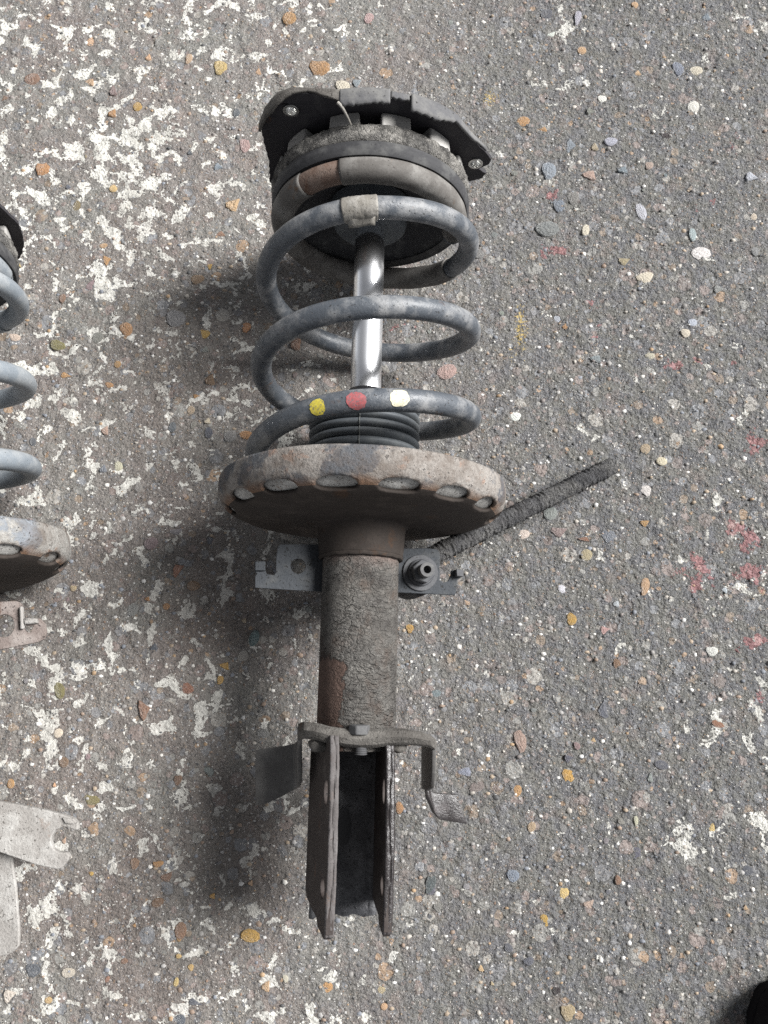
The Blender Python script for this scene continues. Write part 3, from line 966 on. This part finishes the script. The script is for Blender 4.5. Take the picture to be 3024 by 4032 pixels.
# ------------------------------------------------------------------ spring seat with its ring of slots
def spring_seat(parent, mat_rim, mat_low, slots, wid=8.0):
    ctrl = [(.1290, .0960), (.1275, .0966), (.1240, .0970), (.1205, .0971), (.1170, .0966), (.1140, .0956), (.1115, .0940), (.1095, .0919),
            (.1079, .0893), (.1065, .0860), (.1053, .0815), (.1044, .0758), (.1036, .0690), (.1032, .0600), (.1028, .0500), (.1022, .0420),
            (.1016, .0350), (.1008, .0312), (.0992, .0296), (.0960, .0288), (.0880, .0283), (.0830, .0278), (.0790, .0273)]
    prof, length = [], [0]
    for (s0, r0), (s1, r1) in zip(ctrl, ctrl[1:]):
        d = math.hypot(s1 - s0, r1 - r0)
        m = max(1, int(round(d / .0012)))
        for i in range(m):
            prof.append((s0 + (s1 - s0) * i / m, r0 + (r1 - r0) * i / m))
    prof.append(ctrl[-1])
    for (s0, r0), (s1, r1) in zip(prof, prof[1:]):
        length.append(length[-1] + math.hypot(s1 - s0, r1 - r0))
    bend = next(l for l, (s, r) in zip(length, prof) if s < .1094)
    n = 360
    m = len(prof)
    hw, hh = R(wid), .0058                    # slot half-sizes: angle, length along the profile

    def slot_of(a):
        return min(slots, key=lambda q: abs((a - q + math.pi) % math.tau - math.pi))

    V, UV, F, mats = [], [], [], []
    for i in range(n):
        a = math.tau * i / n
        for j, (s, r) in enumerate(prof):
            UV.append([a, length[j]])
    used = {}
    inside = set()
    for i in range(n):
        for j in range(m - 1):
            ids = (i * m + j, i * m + j + 1, ((i + 1) % n) * m + j + 1, ((i + 1) % n) * m + j)
            a = math.tau * (i + .5) / n
            l = (length[j] + length[j + 1]) / 2
            q = slot_of(a)
            da = ((a - q + math.pi) % math.tau - math.pi) / hw
            dl = (l - bend - .0010) / hh
            if abs(da) ** 2.4 + abs(dl) ** 2.4 < 1:
                inside.update(ids)
                continue
            F.append(ids)
            mats.append(0 if l < bend + .0015 else 1)
    outv = set(v for f in F for v in f)
    for v in inside & outv:                   # pull the ragged border onto the slot outline
        a, l = UV[v]
        q = slot_of(a)
        da = ((a - q + math.pi) % math.tau - math.pi) / hw
        dl = (l - bend - .0010) / hh
        g = (abs(da) ** 2.4 + abs(dl) ** 2.4) ** (1 / 2.4)
        if g > 1e-6:
            UV[v] = [q + da / g * hw, bend + .0010 + dl / g * hh]
    wob = random.uniform(0, 6)
    for a, l in UV:
        j = max(0, min(m - 2, int(np.searchsorted(length, l)) - 1))
        t = (l - length[j]) / max(1e-9, length[j + 1] - length[j])
        s = prof[j][0] + (prof[j + 1][0] - prof[j][0]) * t
        r = prof[j][1] + (prof[j + 1][1] - prof[j][1]) * t
        if l < .004:
            s += .0006 * math.sin(3 * a + wob) * (1 - l / .004)
        V.append((r * math.sin(a), s, AX + r * math.cos(a)))
    o = mesh_obj("spring_seat", V, F, [mat_rim, mat_low], parent, solid=.0024, offset=0, sharp=50)
    o.data.polygons.foreach_set("material_index", mats)
    return o


# ------------------------------------------------------------------ one complete strut
def build_strut(name, loc, rotz, label, main):
    root = bpy.data.objects.new(name, None)
    COL.objects.link(root)
    root.location = loc
    root.rotation_euler = (0, 0, rotz)
    root.empty_display_size = .05
    tag(root, label, "suspension strut", "coil spring struts lying on the concrete")
    W = Matrix.Translation(loc) @ Matrix.Rotation(rotz, 4, 'Z')
    WI = W.inverted()
    roll = R(12) if main else R(4)

    def loc_z(nx, ny, z):                     # photo point at height z -> local point
        return WI @ on_z(nx, ny, z)

    def rolled(x, s, z):
        return roll_pt((x, s, z), roll)

    # tube of the damper
    lathe("damper_body", [(-.046, .0001), (-.046, .0254), (-.0455, .0258), (.02, .0258), (.078, .0258), (.105, .0258)],
          M['body' if main else 'body_pale'], root, n=72)
    phis = [R(v) for v in range(-180 + 6, 180, 23)]
    phis = [R(-31 + 23.2 * i) for i in range(-1, 5)] + [R(90 + 23.5 * i) for i in range(0, 9)]
    spring_seat(root, M['rim' if main else 'rim_pale'], M['bottom'], phis)
    lathe("spring_pad", [(.1062, .0640), (.1068, .0790), (.1082, .0858), (.1096, .0884), (.1108, .0901), (.1122, .0914), (.1145, .0924), (.1190, .0930), (.1195, .0900), (.1150, .0855), (.1130, .0640)],
          M['pad'], root, n=96)
    # weld bead where the seat meets the tube
    wb = [(.0274 * math.sin(a), .0782 + .0002 * math.sin(a * 17), AX + .0274 * math.cos(a)) for a in np.linspace(0, math.tau, 73)]
    tube("weld_bead", wb, .0016, M['bottom'], root, n=8, cap=False)

    # spring
    coil = tube("coil_spring", coil_path(-.95, 3.285, 620), WIRE, M['coil' if main else 'coil_pale'], root, n=20)
    if main:
        coil_spot("paint_mark", -.053, .33, .0053, M['yellow'], coil)["label"] = "yellow round paint mark"
        coil_spot("paint_mark", -.006, .30, .0060, M['red'], coil)["label"] = "red round paint mark"
        coil_spot("paint_mark", .046, .13, .0060, M['white'], coil)["label"] = "cream white round paint mark"
        jr = np.random.default_rng(5)
        jt = jr.normal(0, 1, (40, 24))
        tube("paper_label", coil_path(1.968, 2.014, 24), WIRE + .0007, M['label'], coil, n=24, cap=False, solid=.0004,
             jitter=lambda i, q: .00012 * jt[i % 40, q])
        p0, t0 = coil_pt(1.975), (coil_pt(2.01) - coil_pt(1.97)).normalized()
        flap = []
        for i in range(6):
            q = p0 + t0 * (.0035 * i)
            flap.append([q + Vector((0, -.0073 - .0011 * j, .002 - .0018 * j + .0006 * math.sin(i * 1.3 + j))) for j in range(4)])
        sheet("label_flap", flap, M['label'], coil, .0005, bevel=0)
        tube("rubber_sleeve", coil_path(2.33, 2.885, 90), WIRE + .0011, M['sleeve'], coil, n=20, solid=.0007, cap=False,
             jitter=lambda i, q: .00015 * math.sin(i * .7 + q))
        tube("bare_section", coil_path(2.86, 2.975, 30), WIRE + .0003, M['bare'], coil, n=20, cap=False)
        tube("rubber_sleeve", coil_path(2.955, 3.275, 80), WIRE + .0012, M['sleeve'], coil, n=20, solid=.0008, cap=False,
             jitter=lambda i, q: .00015 * math.sin(i * .5 + q * 2))
    else:
        tube("rubber_sleeve", coil_path(2.4, 3.275, 150), WIRE + .0010, M['coil_pale'], coil, n=20, solid=.0007, cap=False)

    # rubber bellows under the rod
    prof = [(.108, .0300)]
    y0 = .1300
    for i in range(9):
        for t in range(9):
            f = t / 8
            prof.append((y0 + .0062 * (i + f), .0345 + .0046 * math.sin(math.pi * f) ** .55))
    prof += [(.1862, .0350), (.1885, .0300), (.1900, .0220), (.1902, .0150)]
    gaiter = lathe("bellows", prof, M['gaiter'], root, n=80, sharp=60)
    sp = [(-.0022 if main else 0, s, AX + r + .0002) for s, r in prof[1:-3]]
    tube("moulding_seam", sp, .0004, M['wire'], gaiter, n=6)
    lathe("rod_collar", [(.1890, .0112), (.1890, .0150), (.1935, .0150), (.1965, .0138), (.1985, .0122), (.1985, .0112)], M['black'], root, n=48)
    lathe("piston_rod", [(.1880, .0001), (.1880, .0110), (.352, .0110), (.352, .0001)], M['chrome'], root, n=64)

    # upper cup, seat and bearing
    lathe("bump_stop_cup", [(.3270, .0108), (.3262, .0205), (.3266, .0245), (.3285, .0266), (.3320, .0273), (.3400, .0278), (.3460, .0300)], M['gaiter'], root, n=64)
    lathe("upper_spring_seat", [(.3520, .0100), (.3480, .0300), (.3440, .0420), (.3420, .0520), (.3400, .0570), (.3385, .0660), (.3365, .0722), (.3385, .0735),
                                (.3460, .0735), (.3520, .0600), (.3560, .0100)], M['rubber'], root, n=96)
    jr2 = np.random.default_rng(9)

    def dirty_ring(nm, prof, mat, amp):
        nseg = 200
        V, F = [], []
        g = jr2.normal(0, 1, (nseg, len(prof)))
        for i in range(nseg):
            a = math.tau * i / nseg
            for q, (s, r) in enumerate(prof):
                rr = r + amp * g[i, q] * (0 < q < len(prof) - 1)
                V.append((rr * math.sin(a), s + amp * .6 * g[i, (q + 1) % len(prof)] * (0 < q < len(prof) - 1), AX + rr * math.cos(a)))
        m = len(prof)
        for i in range(nseg):
            j = (i + 1) % nseg
            for q in range(m - 1):
                F.append((i * m + q, i * m + q + 1, j * m + q + 1, j * m + q))
        return mesh_obj(nm, V, F, mat, root, sharp=70)
    dirty_ring("bearing_lip", [(.3375, .0640), (.3372, .0715), (.3385, .0732), (.3410, .0738), (.3440, .0736), (.3455, .0726), (.3460, .0690)], M['rubber'], .00022)
    dirty_ring("bearing_ring", [(.3462, .0660), (.3464, .0718), (.3475, .0734), (.3495, .0740), (.3515, .0741), (.3540, .0740), (.3565, .0737), (.3585, .0730),
                                (.3600, .0716), (.3604, .0660)], M['dirt'], .00048)
    # castellated rubber lugs
    for i in range(12):
        a = R(-14.5 + 29.6 * i)
        V, F = [], []
        nn = 5
        for (s, r) in ((.3590, .0590), (.3590, .0712), (.3715, .0700), (.3715, .0590)):
            for q in range(nn + 1):
                b = a + R(-8.6 + 17.2 * q / nn)
                V.append((r * math.sin(b), s, AX + r * math.cos(b)))
        c = nn + 1
        for e in range(4):
            f = (e + 1) % 4
            for q in range(nn):
                F.append((e * c + q, e * c + q + 1, f * c + q + 1, f * c + q))
        F.append((0, c, 2 * c, 3 * c))
        F.append((nn, 3 * c + nn, 2 * c + nn, c + nn))
        mesh_obj("rubber_lug", V, F, M['lug'], root, bevel=.0016, seg=3, sharp=60)
    lathe("mount_hub", [(.3580, .0100), (.3580, .0590), (.3712, .0590)], M['mount'], root, n=48)
    mx = 1 if main else -1
    # three-cornered mount plate (x, z about the axis)
    out = []
    out += [(-.0760, .0150), (-.0765, .0540), (-.0700, .0665), (-.0600, .0800), (-.0500, .0850), (-.0330, .0845)]
    out += [(.0855 * math.sin(R(a)), .0855 * math.cos(R(a))) for a in range(-20, 46, 6)]
    out += [(.0700, .0465), (.0840, .0290), (.0885, .0225), (.0872, .0175), (.0800, .0120), (.0865, .0065), (.0840, .0005), (.0735, -.0040)]
    out += [(.0760 * math.sin(R(a)), .0760 * math.cos(R(a))) for a in (100, 110, 120, 130)]
    out += [(.0330, -.0760), (.0230, -.0915), (.0000, -.0935), (-.0150, -.0880)]
    out += [(.0790 * math.sin(R(a)), .0790 * math.cos(R(a))) for a in (206, 218, 230, 242, 254, 264)]
    fine_ = []
    for (xa, za), (xb, zb) in zip(out, out[1:] + out[:1]):
        k_ = max(1, int(math.hypot(xb - xa, zb - za) / .0025))
        for i in range(k_):
            fine_.append((xa + (xb - xa) * i / k_ + random.gauss(0, .00028), za + (zb - za) * i / k_ + random.gauss(0, .00028)))
    out = fine_
    bolts = [(-.0530, .0700), (.0770, .0190), (.0060, -.0830)]
    lip_mat = M['mount']
    mp = plate("mount_plate", out, [circle2(x, z, .0052, n=20) for x, z in bolts],
               lambda u, v, h: (mx * u, h, AX + v), .3715, .3745, lip_mat, root, bevel=.0006)
    for x, z in bolts:
        c = (mx * x, .3700, AX + z)
        ob = disc("threaded_insert", c, (0, 1, 0), .0054, .010, M['silver'], mp, hole=.0038, n=24, bevel=.0003)
    # turned lip round part of the plate, torn near the middle
    def lip(points, depth, nm="plate_lip", mat=None):
        rows = []
        points = [(xa + (xb - xa) * t / 2, za + (zb - za) * t / 2) for (xa, za), (xb, zb) in zip(points, points[1:]) for t in (0, 1)] + [points[-1]]
        for i, (x, z) in enumerate(points):
            d = depth(i / (len(points) - 1)) + random.uniform(-.0011, .0008)
            rows.append([(mx * x, .3745 - d * t / 4, AX + z) for t in range(5)])
        sheet(nm, rows, mat or M['lip'], mp, .0018, bevel=0)
    arc = lambda a0, a1, r, n: [(r * math.sin(R(a0 + (a1 - a0) * i / n)), r * math.cos(R(a0 + (a1 - a0) * i / n))) for i in range(n + 1)]
    lip([(-.0770, .0520), (-.0705, .0675), (-.0605, .0812), (-.0500, .0860), (-.0400, .0856), (-.0300, .0852), (-.0200, .0846)],
        lambda t: .006 + .003 * math.sin(t * 7), mat=M['strap'])
    lip(arc(-13, 9, .0868, 12), lambda t: .0115 + .0008 * math.sin(t * 5))
    lip(arc(9.5, 18, .0850, 5), lambda t: .0045)
    lip(arc(18.5, 43, .0868, 12) + [(.0690, .0485), (.0760, .0400), (.0830, .0310)], lambda t: .0125 - .011 * max(0, t - .45) * 1.8)
    if main:
        sl = [(-.0205 + .0014 * i, .3640 - .0012 * i, AX + .0860 - .0009 * i * i * .35) for i in range(7)]
        tube("torn_sliver", sl, lambda t: .0012 - .0006 * t, M['label'], mp, n=8)

    # ---------------------------------------------------------------- side ears and drop link
    pn = Vector(rolled(0, 0, 1)) - Vector(rolled(0, 0, 0))
    pn_w = (W.to_3x3() @ pn).normalized()

    def ear_plane(zr):
        return W @ Vector(rolled(0, .06, zr))

    def trace(pts, zr, to_photo):
        """photo outline -> (u, s) coordinates in the rolled plate plane"""
        res = []
        for p in pts:
            nx, ny = to_photo(*p)
            q = WI @ on_plane(nx, ny, ear_plane(zr), pn_w)
            dx = q.x * math.cos(roll) - (q.z - AX) * math.sin(roll)
            res.append((dx, q.y))
        return res

    if main:
        cv = lambda x, y: (960 + x / 1.659, 2000 + y / 1.659)
        zr = -.006
        lo = trace([(520, 238), (240, 238), (222, 255), (212, 330), (212, 420), (200, 440), (150, 432), (140, 405), (140, 352), (72, 352), (72, 412),
                    (88, 430), (75, 445), (75, 520), (190, 528), (520, 548)], zr, cv)
        lh = trace([(355, 380)], zr, cv)[0]
        el = plate("bracket_ear", lo, [circle2(lh[0], lh[1], .0052, n=24)], lambda u, v, h: rolled(u, v, h), zr - .0022, zr, M['ear'], root, bevel=.0005)
        el["label"] = "grey ear with empty hole, left of the tube"
        hk = trace([(72, 352), (140, 352), (140, 412), (72, 412)], zr, cv)
        plate("hook_tab", hk, [], lambda u, v, h: rolled(u, v, h), zr, zr + .0028, M['ear'], el, bevel=.0005)
        ro = trace([(990, 265), (1180, 262), (1262, 268), (1282, 300), (1280, 470), (1300, 488), (1335, 478), (1352, 440), (1358, 405), (1415, 410), (1420, 455),
                    (1395, 470), (1385, 560), (1380, 570), (990, 552)], zr, cv)
        er = plate("bracket_ear", ro, [], lambda u, v, h: rolled(u, v, h), zr - .0022, zr, M['ear'], root, bevel=.0005)
        er["label"] = "grey ear with stud and nut, right of the tube"
        hk = trace([(1372, 405), (1418, 410), (1420, 455), (1375, 452)], zr, cv)
        plate("hook_tab", hk, [], lambda u, v, h: rolled(u, v, h), zr - .0005, zr + .006, M['bolt_dark'], er, bevel=.0005)
        # drop link: ball joint below the ear, stud and nut above it, rod cut short
        nc = trace([(1152, 425)], zr, cv)[0]
        cen = Vector(rolled(nc[0], nc[1], zr))
        ax = pn
        j = cen - ax * .026
        a = loc_z(1690, 2195, AX - .040)
        b = loc_z(2410, 1835, .0085)
        path = [j.lerp(a, t) for t in (0, .35, .7)] + [a.lerp(b, i / 150) for i in range(151)]
        jr3 = np.random.default_rng(21)
        jn = jr3.normal(0, 1, (80, 22))
        jn = (jn + np.roll(jn, 1, 1) + np.roll(jn, -1, 1)) / 1.7
        lk = tube("drop_link", path, lambda t: .0070, M['link'], root, n=22,
                  jitter=lambda i, q: (.00030 * jn[i % 80, q] + .00045 * math.sin(i * 2.1 + 1.6 * math.sin(q * .57 + i * .11))) * (i > 2) * (i < len(path) - 8))
        lk["label"] = "black wrinkled link rod cut off at its outer end"
        disc("joint_housing", cen - ax * .038, ax, .0155, .033, M['link'], lk, bevel=.003)
        disc("washer", cen, ax, .0128, .0016, M['bolt_dark'], lk, bevel=.0005)
        disc("nut_flange", cen + ax * .0016, ax, .0094, .0025, M['bolt_dark'], lk, bevel=.0008)
        hexagon("nut", cen + ax * .0040, ax, .0085, .0075, M['bolt_dark'], lk, bevel=.0008)
        disc("stud", cen + ax * .0110, ax, .0050, .0085, M['bolt'], lk, hole=.0027, bevel=.0006)
    else:
        zr = .000
        cv = lambda x, y: (x / 3.16, 1920 + y / 3.16)
        lo = trace([(-230, 1430), (200, 1412), (250, 1430), (275, 1480), (285, 1700), (300, 1770), (330, 1800), (380, 1800), (420, 1720), (320, 1715), (305, 1640),
                    (340, 1622), (500, 1630), (560, 1700), (575, 1800), (550, 1880), (480, 1920), (330, 1950), (0, 2015), (-230, 2040)], zr, cv)
        lh = trace([(50, 1720)], zr, cv)[0]
        el = plate("bracket_ear", lo, [circle2(lh[0], lh[1], .0068, .0078, n=24)], lambda u, v, h: rolled(u, v, h), zr - .0026, zr, M['ear_rust'], root)
        el["label"] = "pale rusty ear with hole and hooked tab"
        hk = trace([(262, 1480), (305, 1485), (318, 1760), (275, 1770)], zr, cv)
        plate("fold", hk, [], lambda u, v, h: rolled(u, v, h), zr, zr + .004, M['pale'], el, bevel=.001)
        hk = trace([(320, 1630), (480, 1632), (490, 1690), (325, 1705)], zr, cv)
        plate("hook_tab", hk, [], lambda u, v, h: rolled(u, v, h), zr, zr + .004, M['pale'], el, bevel=.0008)
        mir = [(-x, s) for x, s in lo][::-1]
        plate("bracket_ear", mir, [circle2(-lh[0], lh[1], .0068, n=24)], lambda u, v, h: rolled(u, v, h), zr - .0026, zr, M['ear_rust'], root)

    # ---------------------------------------------------------------- clevis that grips the knuckle
    GAP = .0158
    S0, S1 = -.0355, -.1470
    for sx in (-1, 1):
        prof = [(S0, -.024), (S0 - .012, -.026), (-.1370, -.026), (-.1400, -.020), (-.1425, -.002), (-.1430, .012), (S1, .016), (S1 - .0015, .034),
                (S1 + .002, .038), (-.1050, .0395), (-.0750, .0385), (-.0500, .0360), (S0 - .004, .0335), (S0, .030)]
        holes = [circle2(-.0690, .0255, .0080, .0055, n=18), circle2(-.1230, .0255, .0058, n=18)]
        x_in, x_out = sx * GAP, sx * (GAP + .0045)
        cp = plate("clevis_plate", prof, holes, lambda u, v, h, sx=sx: rolled(h + sx * (.0375 - v) * .075, u, v), x_in, x_out, M['clevis' if main else 'body_pale'], root, bevel=.0007)
        cp.location.x = -.001 if sx < 0 else -.003
        jr4 = np.random.default_rng(31 + sx)

        def top_z(s):
            return interp([(-.1475, .0365), (-.105, .0395), (-.075, .0385), (-.05, .036), (-.0355, .0318)], s)
        rows = []
        wander = np.convolve(jr4.normal(0, 1, 96), np.ones(5) / 5, 'same')
        for i in range(90):
            s = S0 - .0006 - .00124 * i
            row = []
            for q in range(7):
                t = q / 6 - .5
                dip = .0009 * math.exp(-((t - .12 * math.sin(i * .13)) / .10) ** 2)
                row.append(rolled(sx * (GAP + .00225) + t * (.0049 + .0002 * wander[i]) + .00012 * wander[(i + 40) % 90],
                                  s, top_z(s) + .0002 - dip - .0004 * abs(t * 2) ** 4 + .00010 * jr4.normal()))
            rows.append(row)
        sheet("plate_edge", rows, M['edge' if sx < 0 else 'wet'] if main else M['pale'], cp, .0022, bevel=0)
    # channel back between the two plates
    rows = []
    for i in range(24):
        s = -.034 - (.152 - .034) * i / 23
        row = []
        for q in range(13):
            x = (-GAP + 2 * GAP * q / 12) * (GAP + .0050) / GAP
            z = -.0205 - .0030 * math.cos(math.pi * q / 12 - math.pi / 2) ** 2 + .0035 * (1 if q in (0, 12) else 0)
            row.append(rolled(x, s + (.0010 * math.sin(q * 1.7) if i == 23 else 0), z))
        rows.append(row)
    back = sheet("clevis_back", rows, M['clevis_in'], root, .0035, bevel=0)
    back.location.x = -.002
    slot = [(.0055 * math.cos(a) - .001, -.098 + .012 * math.sin(a) * (1 if abs(math.sin(a)) > .3 else 1)) for a in np.linspace(0, math.tau, 24, endpoint=False)]
    plate("drain_slot", [(u, v) for u, v in slot], [], lambda u, v, h: rolled(u, v, h), -.0219, -.0214, M['black'], back, bevel=0)

    # ---------------------------------------------------------------- hose strap across the tube
    if main:
        def pz(px, py, z):                    # 1659-wide view of the photograph
            return loc_z(px * 1.8228, py * 1.8228, z)
        z1 = AX + .030
        bar = [(648, 1566, 1598, -.012), (660, 1562, 1592, -.003), (685, 1566, 1594, .002), (712, 1574, 1602, .003), (745, 1578, 1608, .003), (780, 1580, 1612, .003),
               (815, 1579, 1610, .003), (842, 1578, 1606, .003), (870, 1578, 1604, .003), (905, 1584, 1606, .002), (928, 1592, 1610, -.001), (938, 1600, 1616, -.010)]
        rows = []
        for px, ya, yb, dz in bar:
            rows.append([pz(px + dx, ya + (yb - ya) * t, z1 + dz + hz) for t, dx, hz in ((0, 0, -.004), (.18, 0, -.0008), (.5, 0, .0006), (.8, 0, -.0006), (1, 0, -.004))])
        st = sheet("hose_strap", rows, M['strap'], root, .0030, bevel=.0007)
        # left leg and its tab
        L0, L1 = AX + .016, AX - .030
        rows = [[pz(648, 1568 + 30 * t, L0 + .002) for t in (0, .5, 1)],
                [pz(647, 1572 + 70 * t, L0 - .010) for t in (0, .5, 1)],
                [pz(648, 1588 + 100 * t, L0 - .022) for t in (0, .5, 1)],
                [pz(646, 1600 + 98 * t, L1 + .006) for t in (0, .5, 1)],
                [pz(638, 1606 + 98 * t, L1 + .001) for t in (0, .5, 1)],
                [pz(610, 1612 + 108 * t, L1 - .001) for t in (0, .5, 1)],
                [pz(575, 1616 + 120 * t, L1 - .001) for t in (0, .5, 1)],
                [pz(553, 1620 + 120 * t, L1 - .003) for t in (0, .5, 1)]]
        sheet("strap_leg", rows, M['tab'], st, .0028, bevel=.0006)
        # right leg and foot
        rows = [[pz(938, 1598 + 16 * t, L0 + .003) for t in (0, .5, 1)],
                [pz(937, 1602 + 60 * t, L0 - .006) for t in (0, .5, 1)],
                [pz(934, 1606 + 96 * t, L0 - .020) for t in (0, .5, 1)],
                [pz(924, 1610 + 98 * t, L0 - .044) for t in (0, .5, 1)],
                [pz(914, 1612 + 92 * t, L0 - .066) for t in (0, .5, 1)]]
        sheet("strap_leg", rows, M['tab'], st, .0028, bevel=.0006)
        rows = [[pz(919 + 4 * t, 1692 + 30 * t, AX - .034) for t in (0, .35, .7, 1)],
                [pz(923 + 14 * t, 1706 + 50 * t, AX - .041 - .001 * t) for t in (0, .35, .7, 1)],
                [pz(935 + 14 * t, 1712 + 58 * t, AX - .043 - .002 * t) for t in (0, .35, .7, 1)],
                [pz(960 + 18 * t, 1714 + 61 * t, AX - .044 - .002 * t) for t in (0, .35, .7, 1)],
                [pz(984 + 25 * t, 1716 + 63 * t, AX - .045 - .003 * t) for t in (0, .35, .7, 1)]]
        sheet("strap_foot", rows, M['wet'], st, .0028, bevel=.0006)
        # lumps of weld where strap, plates and tube meet
        for px, py, r in ((700, 1596, .0042), (690, 1608, .0048), (846, 1600, .0045), (858, 1612, .0042)):
            c = pz(px, py, AX + .022)
            bm = bmesh.new()
            bmesh.ops.create_icosphere(bm, subdivisions=2, radius=r)
            for v in bm.verts:
                v.co *= 1 + random.uniform(-.16, .16)
                v.co.x *= 1.5
                v.co += c
            vs = [v.co.copy() for v in bm.verts]
            fs = [tuple(v.index for v in f.verts) for f in bm.faces]
            bm.free()
            mesh_obj("weld_lump", vs, fs, M['strap'], st)
        c = pz(776, 1583, AX + .031)
        bd = Vector((0, 1, 0))
        hb = hexagon("bolt", c - bd * .001, bd, .0068, .0058, M['bolt'], root, bevel=.0008)
        th = [(c.x + .0012, c.y - .004 - .00025 * i, c.z - .0035) for i in range(38)]
        tube("thread", th, lambda t: .0037 + .00035 * math.sin(t * 38 * .25 * math.tau / 1.25), M['bolt'], hb, n=16)
    else:
        cv = lambda x, y: (x / 2.143, 3000 + y / 2.143)
        zt = .050

        def tr(pts):
            return [(q.x, q.y) for q in (loc_z(*cv(*p), zt) for p in pts)]
        fork = tr([(-420, 300), (0, 335), (120, 355), (380, 405), (560, 455), (620, 480), (655, 520), (655, 575), (620, 578), (580, 555), (530, 545), (475, 570),
                   (438, 620), (428, 680), (450, 735), (495, 765), (560, 765), (582, 790), (575, 830), (520, 895), (480, 908), (300, 870), (0, 765), (-420, 660)])
        st = plate("hose_strap", fork, [], lambda u, v, h: (u, v, h), zt - .0050, zt, M['pale'], root, bevel=.0008)
        st["label"] = "pale dusty tab with an open round notch"
        leg = tr([(-260, 800), (0, 800), (35, 850), (70, 1100), (98, 1480), (95, 1600), (60, 1640), (0, 1680), (-260, 1720)])
        plate("strap_leg", leg, [], lambda u, v, h: (u, v, h), zt - .014, zt - .011, M['pale'], st, bevel=.0008)
        fl = tr([(530, 465), (600, 478), (640, 520), (560, 520)])
        plate("fold", fl, [], lambda u, v, h: (u, v, h), zt, zt + .002, M['pale'], st, bevel=.0008)
    return root


build_strut("suspension_strut", Vector((-.0174, 0, 0)), R(-1.22),
            "whole dirty strut in the middle with yellow, red and white dots on its grey spring", True)
build_strut("suspension_strut", Vector((-.3010, -.0425, 0)), R(8.6),
            "cleaner pale strut cut off by the left edge of the picture", False)


# ------------------------------------------------------------------ toe of a dark shoe in the corner
def shoe():
    root = bpy.data.objects.new("shoe", None)
    COL.objects.link(root)
    p = on_z(2980, 3880)
    root.location = (p.x, p.y, 0)
    root.rotation_euler = (0, 0, R(40))
    tag(root, "toe of a black shoe in the bottom right corner", "shoe")

    def loft(nm, secs, mat):
        V, F = [], []
        n = 20
        for (y, w, z0, z1, pw) in secs:
            for q in range(n):
                a = math.tau * q / n
                cx, cz = math.cos(a), math.sin(a)
                V.append((w * math.copysign(abs(cx) ** pw, cx), y, (z0 + z1) / 2 + (z1 - z0) / 2 * math.copysign(abs(cz) ** pw, cz)))
        for i in range(len(secs) - 1):
            for q in range(n):
                F.append((i * n + q, i * n + (q + 1) % n, (i + 1) * n + (q + 1) % n, (i + 1) * n + q))
        F.append(tuple(range(n)))
        F.append(tuple((len(secs) - 1) * n + q for q in range(n)))
        mesh_obj(nm, V, F, mat, root, sharp=60)
    leather = worn('shoe_leather', (.012, .011, .012), (.02, .02, .02), .2, (.02, .015, .012), .0, (.006, .006, .006), .2, .95, 1, .0003, .03)
    loft("upper", [(0, .006, .010, .022, .9), (-.006, .022, .009, .034, .9), (-.02, .036, .009, .043, .9), (-.05, .046, .009, .050, .85), (-.10, .048, .009, .062, .85),
                   (-.15, .042, .009, .085, .8), (-.20, .036, .009, .10, .8), (-.25, .035, .009, .10, .8), (-.272, .026, .009, .098, .8)], leather)
    loft("sole", [(0, .004, .001, .011, .4), (-.006, .019, .0005, .0115, .4), (-.02, .033, .0005, .0115, .4), (-.05, .043, .0005, .0115, .4), (-.10, .045, .0005, .0115, .4),
                  (-.15, .044, .0005, .0115, .4), (-.20, .038, .0005, .0115, .4), (-.25, .037, .0005, .0115, .4), (-.272, .022, .0005, .0115, .4)], leather)


shoe()
